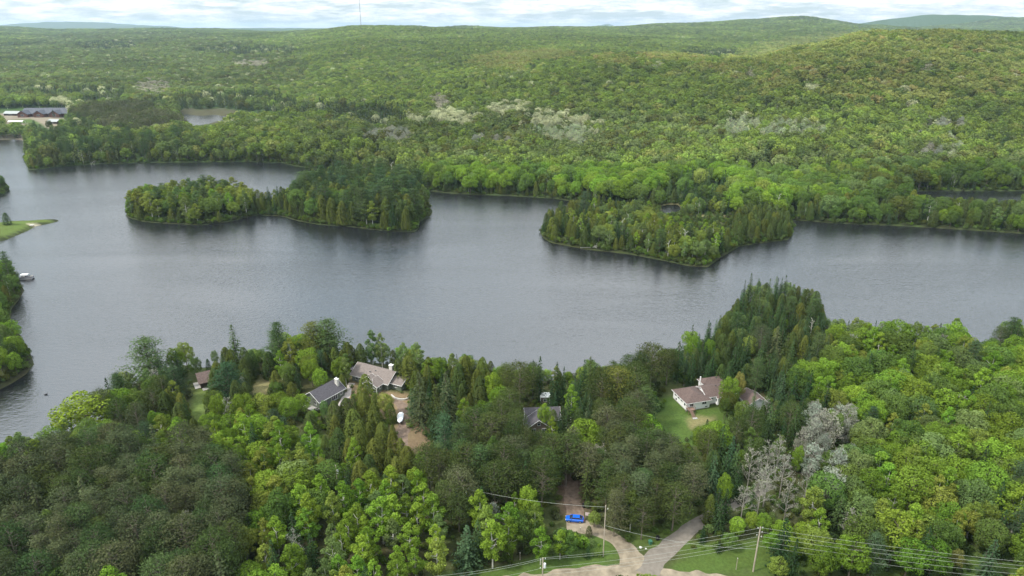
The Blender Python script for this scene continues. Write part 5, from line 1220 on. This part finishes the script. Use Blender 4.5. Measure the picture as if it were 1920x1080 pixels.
MB().box(12.1, -3.66, 2.9, .1, .1, 5).box(13.58, -3.64, 1.4, .14, .1, 2.8).build("corner_trim", TRIM, h3).data  # corner boards
# brown cabin
h4 = house("cabin", "dark brown cabin with reddish-brown roof half hidden by a pine", "cabin", (-107.6, 208.6), 33)
block(h4, 0, 9.5, 0, 6.8, 2.7, 2.0, 'x', BROWNW, BRROOF, None, 0, .7)
window(h4, 0, 3.2, 1.5, 1.6, 1.3, '-x', 1, BROWNW); window(h4, 2.6, 0, 1.5, 1.6, 1.2, '-y', 1, BROWNW)
MB().tube((5.5, 2.4, 3.8), (5.5, 2.4, 4.7), .16).build("flue", METAL, h4); MB().box(-.9, 3.2, .2, 1.8, 5, .12).box(2.2, -1.0, .2, 4, 1.9, .12).build("deck", CONC, h4)
# charcoal gabled house among pines
px5 = at(1011, 787, 8.9)
h5 = house("gabled_house", "taupe house with steep charcoal gable and white fascia deep in pines", "house", (px5[0], px5[1]), 4)
block(h5, -3.9, 3.9, 0.45, 5.6, 2.7, 2.9, 'y', TAUPEW, GRROOF, TRIM, 0, .5); block(h5, -3.4, 7.0, 5.6, 11.5, 2.7, 2.4, 'x', TAUPEW, GRROOF, TRIM, 0, .5)
window(h5, -1.6, .45, 1.7, 1.2, 1.4); window(h5, 1.6, .45, 1.7, 1.2, 1.4); window(h5, 0, .45, 4.0, .8, .8, '-y', 0); MB().box(-6.2, 4.0, .35, 3.8, 4.0, .15).build("deck", WOOD, h5)
b6 = house("boathouse", "small flat white-roofed hut by the water behind the gabled house", "hut", at(1013, 757, 3), 0)
MB().box(1.6, 1.5, 1.2, 3.0, 2.8, 2.4).build("wall", TAUPEW, b6); MB().box(1.6, 1.5, 2.5, 3.5, 3.3, .2).build("roof", TRIM, b6)
MB().box(.06, .02, 1.2, .14, .14, 2.4).box(3.14, .02, 1.2, .14, .14, 2.4).build("corner_post", TRIM, b6); window(b6, 1.6, .1, 1.3, .9, .9)
g7 = house("gazebo", "dark open-sided gazebo between the two cottages by the lake", "gazebo", at(657, 703, 3), -15)
for x in (0, 3.6):
    for y in (0, 3.2): MB().box(x, y, 1.2, .16, .16, 2.4).build("post", BROWNW, g7)
rr_ = MB(); 
for a_, b_ in (((-.4, -.4), (4, -.4)), ((4, -.4), (4, 3.6)), ((4, 3.6), (-.4, 3.6)), ((-.4, 3.6), (-.4, -.4))): rr_.slab([(*a_, 2.4), (*b_, 2.4), (1.8, 1.6, 3.4)], .1)
rr_.build("roof", GRROOF, g7); MB().box(1.8, 1.6, .12, 4, 3.6, .14).build("floor", BROWNW, g7)
# pale roof glimpsed under the left trees
h8 = house("shed", "small pale-roofed shed under leafless trees near the left wood", "shed", at(213, 838, 3), 20)
block(h8, 0, 3.4, 0, 3.0, 2.1, .9, 'x', TAUPEW, TRIM, None, 0, .3); MB().box(1.7, -.05, .95, .9, .08, 1.8).build("door", BROWNW, h8)
# lodge far left
lx, ly = at(38, 222, 4)
lo = empty("lodge", (lx, ly, gz(lx, ly)), math.radians(3)); tag(lo, "long slate-roofed timber lodge in the clearing at far left", "lodge")
REDB = pmat("red_brown_boards", (0.12, 0.06, 0.045), 0.85, 0.2, .5)
block(lo, 0, 66, 6, 26, 4.5, 6.0, 'x', REDB, SLATE, None, 0, 1.2)
for x in (-1, 20, 41): block(lo, x, x + 13, -3, 12, 4.5, 4.2, 'y', REDB, SLATE, None, 0, 1.0)
for x in (15, 35, 57): window(lo, x + 1, 6, 2.4, 3.0, 1.8)
for x in (5.5, 26.5, 47.5): window(lo, x, -3, 2.6, 4.0, 2.4, '-y', 3)
lx, ly = at(8, 219, 4); lh = empty("hut", (lx, ly, gz(lx, ly)), math.radians(-4)); tag(lh, "pale grey-roofed hut left of the long lodge", "hut")
PALER = pmat("pale_roof", (0.30, 0.32, 0.31), 0.7, 0.1, .5); block(lh, 0, 20, 0, 11, 3, 2.6, 'x', BROWNW, PALER, None, 0, .8); window(lh, 10, 0, 1.6, 4, 1.4)
lx, ly = at(90, 234, 4); la = empty("hut", (lx, ly, gz(lx, ly)), math.radians(-12)); tag(la, "low grey-roofed annex in front of the lodge's right end", "hut")
block(la, 0, 14, 0, 10, 3, 2.2, 'x', BROWNW, PALER, None, 0, .8); window(la, 7, 0, 1.6, 3, 1.4)
lx, ly = at(16, 234, 4); lt = empty("marquee", (lx, ly, gz(lx, ly))); tag(lt, "low white marquee roof on the sand before the lodge", "tent")
for x in (0, 9, 18):
    for y in (0, 6): MB().box(x, y, 1.2, .25, .25, 2.4).build("post", TRIM, lt)
MB().slab([(-.5, -.5, 2.4), (18.5, -.5, 2.4), (18.5, 3, 3.6), (-.5, 3, 3.6)], .12).slab([(18.5, 6.5, 2.4), (-.5, 6.5, 2.4), (-.5, 3, 3.6), (18.5, 3, 3.6)], .12).build("canopy", TRIM, lt)
# ------------------------------------------------------------------ vehicles
def paint(name, col, r=.25, m_=0.2):
    m = newmat(name); t = m.node_tree; n = t.nodes; l = t.links
    o = n.new("ShaderNodeOutputMaterial"); p = n.new("ShaderNodeBsdfPrincipled"); l.new(p.outputs[0], o.inputs[0])
    p.inputs["Base Color"].default_value = (*col, 1); p.inputs["Roughness"].default_value = r; p.inputs["Metallic"].default_value = m_
    p.inputs["Coat Weight"].default_value = .6; return m
RUB = pmat("rubber", (0.02, 0.02, 0.02), .8, .1); RIM = pmat("wheel_rim", (0.35, 0.35, 0.37), .35, .05, metal=.7)
LAMP = pmat("lamp_glass", (0.75, 0.75, 0.78), .15, .05); TAIL = pmat("tail_lamp", (0.45, 0.02, 0.02), .3, .05)
def car(label, xy, ang, mat, L_=4.5):
    e_ = empty("parked_car", (xy[0], xy[1], gz(*xy) + .06), math.radians(ang)); tag(e_, label, "car")
    def ring(x, z0, z1, hw): 
        return [(x, -hw * .92, z0), (x, hw * .92, z0), (x, hw, z0 + .25), (x, hw, z1 - .12), (x, hw * .86, z1), (x, -hw * .86, z1), (x, -hw, z1 - .12), (x, -hw, z0 + .25)]
    k = L_ / 4.5
    MB().loft([ring(-2.25 * k, .42, .72, .72), ring(-2.05 * k, .28, .88, .86), ring(-1.2 * k, .24, .96, .89), ring(.0, .24, .98, .9), ring(1.5 * k, .24, .98, .9), ring(2.1 * k, .28, .96, .86), ring(2.25 * k, .42, .8, .76)]).build("body", mat, e_, bevel=.03, smooth=False)
    def cr(x, z, hw): return [(x, -hw, z), (x, hw, z)]
    gh = MB(); v = [(-1.25 * k, .80, .95), (-.45 * k, .66, 1.42), (1.2 * k, .66, 1.44), (1.95 * k, .76, .97)]
    gh.loft([[(x, -w_, z), (x, w_, z), (x, w_ * 1.0, .9), (x, -w_ * 1.0, .9)] if False else [(x, -w_, .93), (x, w_, .93), (x, w_ * .97, z), (x, -w_ * .97, z)] for x, w_, z in v])
    gh.build("windows", GLASS, e_)
    MB().slab([(-.5 * k, -.62, 1.46), (1.25 * k, -.62, 1.48), (1.25 * k, .62, 1.48), (-.5 * k, .62, 1.46)], .05).build("roof", mat, e_, bevel=.02)
    p_ = MB()
    for s in (-1, 1):
        for (xa, za, xb, zb) in ((-1.25, .95, -.45, 1.44), (.35, .95, .38, 1.45), (1.95, .96, 1.2, 1.46)):
            p_.tube((xa * k, s * .80, za), (xb * k, s * .65, zb), .045, n=5)
    p_.build("pillars", mat, e_)
    for x in (-1.4 * k, 1.35 * k):
        for s in (-1, 1):
            wq = MB().tube((x, s * .72, .33), (x, s * .93, .33), .33, n=18).build("wheel", RUB, e_); MB().tube((x, s * .90, .33), (x, s * .945, .33), .2, n=14).build("rim", RIM, wq)
    for s in (-1, 1):
        MB().box(-2.17 * k, s * .6, .68, .14, .36, .16).build("headlight", LAMP, e_); MB().box(2.2 * k, s * .62, .78, .1, .3, .18).build("tail_light", TAIL, e_)
        MB().box(-.95 * k, s * .96, 1.02, .14, .16, .12).build("wing_mirror", mat, e_)
    return e_
car("bright blue car parked on the driveway by the road", (15.9, 140.9), -7, paint("blue_paint", (0.01, 0.13, 0.62)), 4.6)
car("dark grey car parked beside the small cottage", at(647, 757, 3), 75, paint("grey_paint", (0.06, 0.065, 0.075)))
# wrapped boat on trailer
bx_, by_ = at(751, 790, 3); tb = empty("boat_trailer", (bx_, by_, gz(bx_, by_) + .06), math.radians(94), (.82, .82, .82)); tag(tb, "boat wrapped in white cover on a trailer in the bare yard", "boat trailer")
WRAP = pmat("white_wrap", (0.66, 0.68, 0.70), .55, .12, 1.2, bumpv=.6)
def hr(x, w_, zb, zt): return [(x, 0, zb), (x, w_, zb + .5), (x, w_, zt - .35), (x, w_ * .35, zt), (x, -w_ * .35, zt), (x, -w_, zt - .35), (x, -w_, zb + .5)]
MB().loft([hr(-3.3, .15, 1.2, 1.7), hr(-2.4, .8, .8, 1.9), hr(-1.0, 1.15, .6, 2.2), hr(.2, 1.2, .6, 2.55), hr(1.3, 1.2, .6, 2.6), hr(1.7, 1.15, .6, 2.2), hr(2.9, 1.1, .65, 2.1), hr(3.2, .95, .8, 1.8)]).build("wrapped_hull", WRAP, tb, bevel=.08)
t_ = MB(); t_.box(0, .8, .5, 5.6, .1, .12).box(0, -.8, .5, 5.6, .1, .12).box(-1.5, 0, .5, .1, 1.6, .12).box(1.2, 0, .5, .1, 1.6, .12).tube((-2.8, .8, .5), (-4.4, 0, .5), .05).tube((-2.8, -.8, .5), (-4.4, 0, .5), .05); t_.build("trailer_frame", METAL, tb)
for s in (-1, 1): MB().tube((1.0, s * 1.0, .32), (1.0, s * 1.22, .32), .32, n=16).build("wheel", RUB, tb)
MB().box(3.45, .4, 1.5, .4, .4, .9).box(3.45, -.4, 1.5, .4, .4, .9).build("outboard_motor", WRAP, tb, bevel=.08)
# pontoon boat
bx_, by_ = at(51, 523, 0); pb = empty("pontoon_boat", (bx_, by_, 0), math.radians(8)); tag(pb, "pontoon boat with pale canopy moored at the left bank", "boat")
ALU = pmat("aluminium", (0.45, 0.46, 0.48), .4, .1, metal=.4)
for s in (-1, 1): MB().tube((-2.9, s * .95, .25), (2.6, s * .95, .25), .33, n=12).tube((2.6, s * .95, .25), (3.1, s * .95, .38), .33, .08, n=12).build("pontoon", ALU, pb)
MB().box(0, 0, .68, 6.0, 2.5, .12).build("deck", ALU, pb)
f_ = MB()
for s in (-1, 1): f_.box(0, s * 1.2, 1.05, 5.4, .05, .6)
f_.box(2.8, 0, 1.05, .05, 2.4, .6).box(-2.7, 0, 1.05, .05, 2.4, .6); f_.build("side_panel", pmat("boat_panel", (.18, .18, .2), .5, .1), pb)
for x, y in ((-2.0, .7), (-2.0, -.7), (1.9, .8), (1.9, -.8)): MB().box(x, y, 1.0, 1.3, .55, .5).box(x, y * 1.3, 1.35, 1.3, .12, .4).build("seat", pmat("boat_seat", (.5, .49, .46), .7, .1), pb)
for x in (-1.9, .6):
    for s in (-1, 1): MB().tube((x, s * 1.15, .75), (x, s * 1.1, 2.55), .03, n=6).build("canopy_pole", ALU, pb)
MB().slab([(-2.3, -1.3, 2.55), (1.0, -1.3, 2.55), (1.0, 0, 2.78), (-2.3, 0, 2.78)], .06).slab([(1.0, 1.3, 2.55), (-2.3, 1.3, 2.55), (-2.3, 0, 2.78), (1.0, 0, 2.78)], .06).build("canopy", TRIM, pb)
# ------------------------------------------------------------------ poles and wires
POLEW = pmat("weathered_pole", (0.36, 0.31, 0.25), .9, .25, 1.0, stretch=(3, 3, .5)); PORC = pmat("insulator", (.6, .6, .58), .4, .1); WIRE = pmat("cable", (.36, .38, .34), .5, .05)
CAN = pmat("transformer_grey", (.62, .64, .65), .5, .08)
def top_of(x, y, ztop): p = at(x, y, ztop); return p
def upole(label, xy, h, r=.16, ins=(), trans=False, lean=(0, 0)):
    e_ = empty("utility_pole", (xy[0], xy[1], gz(*xy))); tag(e_, label, "utility pole")
    MB().tube((0, 0, -.5), (lean[0], lean[1], h), r, r * .72, n=12).build("post", POLEW, e_)
    for z, s in ins:
        MB().box(s * .3 + lean[0] * z / h, lean[1] * z / h, z, .5, .07, .07).build("bracket", METAL, e_); MB().tube((s * .52 + lean[0] * z / h, lean[1] * z / h, z), (s * .52 + lean[0] * z / h, lean[1] * z / h, z + .28), .09, .06, n=8).build("insulator", PORC, e_)
    if trans:
        MB().tube((.42, 0, h - 2.6), (.42, 0, h - 1.5), .28, n=14).tube((.42, 0, h - 1.5), (.42, 0, h - 1.36), .28, .1, n=14).build("transformer_can", CAN, e_)
        MB().box(.2, 0, h - 2.0, .3, .1, .5).build("bracket", METAL, e_)
    return e_
pA = (55.5, 123.6); hA = 12.7
upole("tall weathered pole carrying five lines, right of the gravel lane", pA, hA, .19, ((12.4, 1), (12.3, -1), (11.2, 1), (9.9, 1), (10.4, -1)), lean=(.08, 0))
pB = (21.6, 128.5); hB = 14.6
upole("slim pale pole standing by the driveway bend", pB, hB, .14, ((13.6, 1),), lean=(-.1, 0))
pC = at(1018, 1046, 15.0); upole("short-looking pole with transformer at the bottom edge", pC, 12.0, .18, ((11.7, 1), (11.4, -1), (9.2, -1)), True)
for (x, y, lb) in ((629, 872, "half-hidden service pole with white transformer in the lime wood"), (869, 914, "half-hidden service pole with white transformer left of the dark pines")):
    p_ = at(x, y, 3 + 9.5); upole(lb, p_, 9.5, .13, (), True)
def wire(p, q, sag, label, r=.018, n=14):
    m_ = MB(); last = None; p = Vector(p); q = Vector(q); o_ = (p + q) / 2
    for i in range(n + 1):
        t = i / n; c = p.lerp(q, t) - Vector((0, 0, 4 * sag * t * (1 - t)))
        if last is not None: m_.tube(last - o_, c - o_, r, n=5, cap=False)
        last = c
    w_ = m_.build("power_line", WIRE, None, loc=o_); tag(w_, label, "power line", "power lines along the dirt road"); return w_
A3 = lambda z: (pA[0] + .08 + .2, pA[1], 3 + z); C3 = lambda z: (pC[0], pC[1], 3 + z); B3 = lambda z: (pB[0], pB[1], 3 + z)
for z1, z2, nm in ((12.5, 12.0, "topmost"), (11.3, 11.6, "second"), (10.1, 9.3, "third"), (8.9, 8.2, "fourth"), (7.9, 7.4, "lowest")):
    wire(A3(z1), C3(z2), .9, "%s power line between the tall pole and the transformer pole" % nm)
qR = at(1960, 1082, 14.0)
for dz, z1, nm in ((0.6, 12.5, "topmost"), (-.4, 11.3, "second"), (-1.2, 10.1, "third"), (-2.6, 8.7, "fourth"), (-4.2, 7.4, "lowest")):
    wire(A3(z1), (qR[0] + 12, qR[1] + 1, 14.6 + dz), .9, "%s power line running right from the tall pole" % nm)
qL = at(790, 1084, 14.0)
for dz, z1, nm in ((.2, 12.0, "topmost"), (-.6, 11.6, "middle"), (-2.4, 9.3, "lowest")): wire(C3(z1), (qL[0], qL[1], 14 + dz), .7, "%s power line running left from the transformer pole" % nm)
q1 = at(869, 914, 12.5); wire(B3(14.2), (q1[0], q1[1], 12.3), 1.0, "thin line from the slim pole up to the hidden service pole", .022)
wire(B3(9.0), (pA[0], pA[1], 3 + 6.5), 1.4, "thin slack line from the slim pole to the tall pole", .022)
for (x, y, h_, lb) in ((1380, 1068, 3.4, "thin pale marker post on the grass left of the tall pole"), (975, 1050, 2.2, "thin grey marker post in the roadside grass"), (1088, 997, 1.4, "short dark post at the driveway edge below the blue car")):
    p_ = at(x, y, 3); e_ = empty("marker_post", (*p_, gz(*p_))); tag(e_, lb, "post"); MB().box(0, 0, h_ / 2, .12, .12, h_, 0, .85).build("post", POLEW, e_); MB().box(0, 0, h_ - .1, .15, .15, .16).build("cap", TRIM, e_)
# ------------------------------------------------------------------ small things
p_ = at(1101, 973, 3); e_ = empty("sign", (*p_, gz(*p_)), math.radians(-12)); tag(e_, "small pale pinkish sign board beside the blue car", "sign")
PINK = pmat("sign_board", (.62, .50, .50), .6, .1); MB().box(0, 0, 1.5, 1.1, .06, .9).build("board", PINK, e_); MB().box(-.45, .05, 1.0, .09, .09, 2.0).box(.45, .05, 1.0, .09, .09, 2.0).build("posts", POLEW, e_)
GREENB = pmat("green_plastic", (.05, .16, .10), .5, .1); BLACKB = pmat("black_plastic", (.012, .012, .013), .6, .1)
for x, y, m_, lb in ((1219, 1020, GREENB, "green wheeled bin on the verge between driveway and gravel lane"), (1233, 1012, BLACKB, "black wheeled bin beside the gravel lane"), (1095, 951, BLACKB, "dark bin behind the blue car at the wood's edge")):
    p_ = at(x, y, 3); e_ = empty("wheeled_bin", (*p_, gz(*p_)), math.radians(20)); tag(e_, lb, "bin")
    MB().box(0, 0, .5, .62, .7, .95, 0, 1.15).build("body", m_, e_); MB().box(0, -.02, 1.03, .76, .86, .09).build("lid", m_, e_)
    for s in (-1, 1): MB().tube((s * .3, .34, .12), (s * .37, .34, .12), .12, n=12).build("wheel", RUB, e_)
STW = pmat("white_rock", (.6, .6, .57), .9, .1)
for x, y, r_, lb in ((1201, 1027, .38, "larger white stone on the verge by the green bin"), (1211, 1029, .22, "smaller white stone on the verge by the green bin")):
    p_ = at(x, y, 3); m_ = MB(); rg = []
    for k, (z, f) in enumerate(((-.1, .7), (.15, 1), (.4, .85), (.6, .35))): rg.append([(math.cos(a) * r_ * f * (1 + .2 * math.sin(3 * a + k)), math.sin(a) * r_ * f, z * r_ * 1.6) for a in np.linspace(0, 6.283, 9)[:-1]])
    tag(m_.loft(rg).build("stone", STW, None, (*p_, gz(*p_))), lb, "stone")
# picnic table on the spit
p_ = at(60, 423, .8); e_ = empty("picnic_table", (*p_, gz(*p_)), .2); tag(e_, "pale picnic table on the grassy spit", "table")
MB().box(0, 0, .76, 2.2, .9, .08).build("table_top", STW, e_)
for s in (-1, 1): MB().box(0, s * .85, .45, 2.2, .3, .07).build("bench", STW, e_); MB().tube((s * .8, -.7, 0), (s * .8, .2, .75), .05).tube((s * .8, .7, 0), (s * .8, -.2, .75), .05).build("legs", WOOD, e_)
# retaining wall
m_ = MB(); pts = [at(x, y, 3) for x, y in ((734, 742), (741, 748), (750, 750), (760, 750), (768, 747))]
for a_, b_ in zip(pts, pts[1:]):
    dx, dy = b_[0] - a_[0], b_[1] - a_[1]; m_.box((a_[0] + b_[0]) / 2 - pts[2][0], (a_[1] + b_[1]) / 2 - pts[2][1], .25, math.hypot(dx, dy) + .02, .35, .6, math.atan2(dy, dx))
tag(m_.build("retaining_wall", STONE, None, (*pts[2], gz(*pts[2]))), "low curved stone wall in front of the big cottage", "wall")
# driftwood
def driftwood(x, y, L_, seed, lb):
    r_ = np.random.default_rng(seed); p_ = at(x, y, 0); segs = []; tips = []
    d = unit(np.array([1, -.35, .12])); branch_rec(r_, np.array([-L_ / 2, .8, .3]), d, L_, .17, 2, segs, tips)
    segs += [((0, 0, .4), (.4, -1.6, 1.3), .1, .04), ((L_ * .2, -.3, .4), (L_ * .3, .9, 1.9), .1, .03)]
    me = mesh_from(tubes(segs, 5), [WBARK], "fallen_tree"); o = bpy.data.objects.new("fallen_tree", me); COL.objects.link(o); o.location = (*p_, .1); tag(o, lb, "fallen tree")
driftwood(1100, 466, 7, 3, "bleached fallen tree lying in the water by the right island"); driftwood(170, 307, 7, 8, "pale fallen trunk on the far shore above the left bay"); driftwood(1028, 400, 5, 12, "short pale driftwood at the right island's tip") if False else None
# loon
p_ = at(86, 740, 0); e_ = empty("loon", (*p_, 0), .4); tag(e_, "small dark water bird floating alone near the left shore", "bird")
BIRD = pmat("dark_feathers", (.015, .015, .017), .6, .3, 8)
def ov(x, w_, z0, z1): return [(x, w_ * math.cos(a), (z0 + z1) / 2 + (z1 - z0) / 2 * math.sin(a)) for a in np.linspace(0, 6.283, 11)[:-1]]
MB().loft([ov(-.55, .04, .14, .2), ov(-.4, .16, .0, .26), ov(-.1, .27, -.08, .36), ov(.2, .25, -.08, .36), ov(.4, .14, .0, .36), ov(.48, .08, .15, .5), ov(.5, .07, .35, .62), ov(.56, .09, .5, .7), ov(.66, .06, .54, .66), ov(.85, .01, .57, .6)]).build("body", BIRD, e_, smooth=True)
# mast on the ridge
D_ = 2620.0; mx_ = (678 - 960) / 1280 * (D_ * CT + 20 * ST); mz = gz(mx_, D_); e_ = empty("radio_mast", (mx_, D_, mz)); tag(e_, "tall thin lattice radio mast on the distant ridge", "radio mast")
MM = pmat("mast_steel", (.16, .15, .15), .5, .1); Hm = 150; m_ = MB(); cn = [(1.1 * math.cos(a), 1.1 * math.sin(a)) for a in (0, 2.094, 4.189)]
for c in cn: m_.tube((*c, 0), (*c, Hm), .22, n=5)
for k in range(0, Hm, 3):
    for i in range(3): m_.tube((*cn[i], k), (*cn[(i + 1) % 3], k + 3), .10, n=4, cap=False)
m_.build("lattice", MM, e_)
g_ = MB()
for a in (0.5, 2.6, 4.7):
    for z, r_ in ((60, 45), (110, 80), (145, 80)): g_.tube((math.cos(a) * 1.1, math.sin(a) * 1.1, z), (math.cos(a) * r_, math.sin(a) * r_, -5), .03, n=4, cap=False)
g_.build("guy_wires", MM, e_); MB().box(0, 0, Hm + .4, .7, .7, .8).build("beacon", TAIL, e_)
# ------------------------------------------------------------------ haze
hz = MB(); hz.box(0, 11000, 130, 64000, 40000, 280); ho = hz.build("haze", newmat("air_haze")); tag(ho, kind="stuff")
t = ho.data.materials[0].node_tree; o_ = t.nodes.new("ShaderNodeOutputMaterial"); pv = t.nodes.new("ShaderNodeVolumePrincipled")
pv.inputs["Color"].default_value = (0.64, 0.83, 1.0, 1); pv.inputs["Density"].default_value = 0.00005; pv.inputs["Anisotropy"].default_value = 0.3
t.links.new(pv.outputs[0], o_.inputs[1])
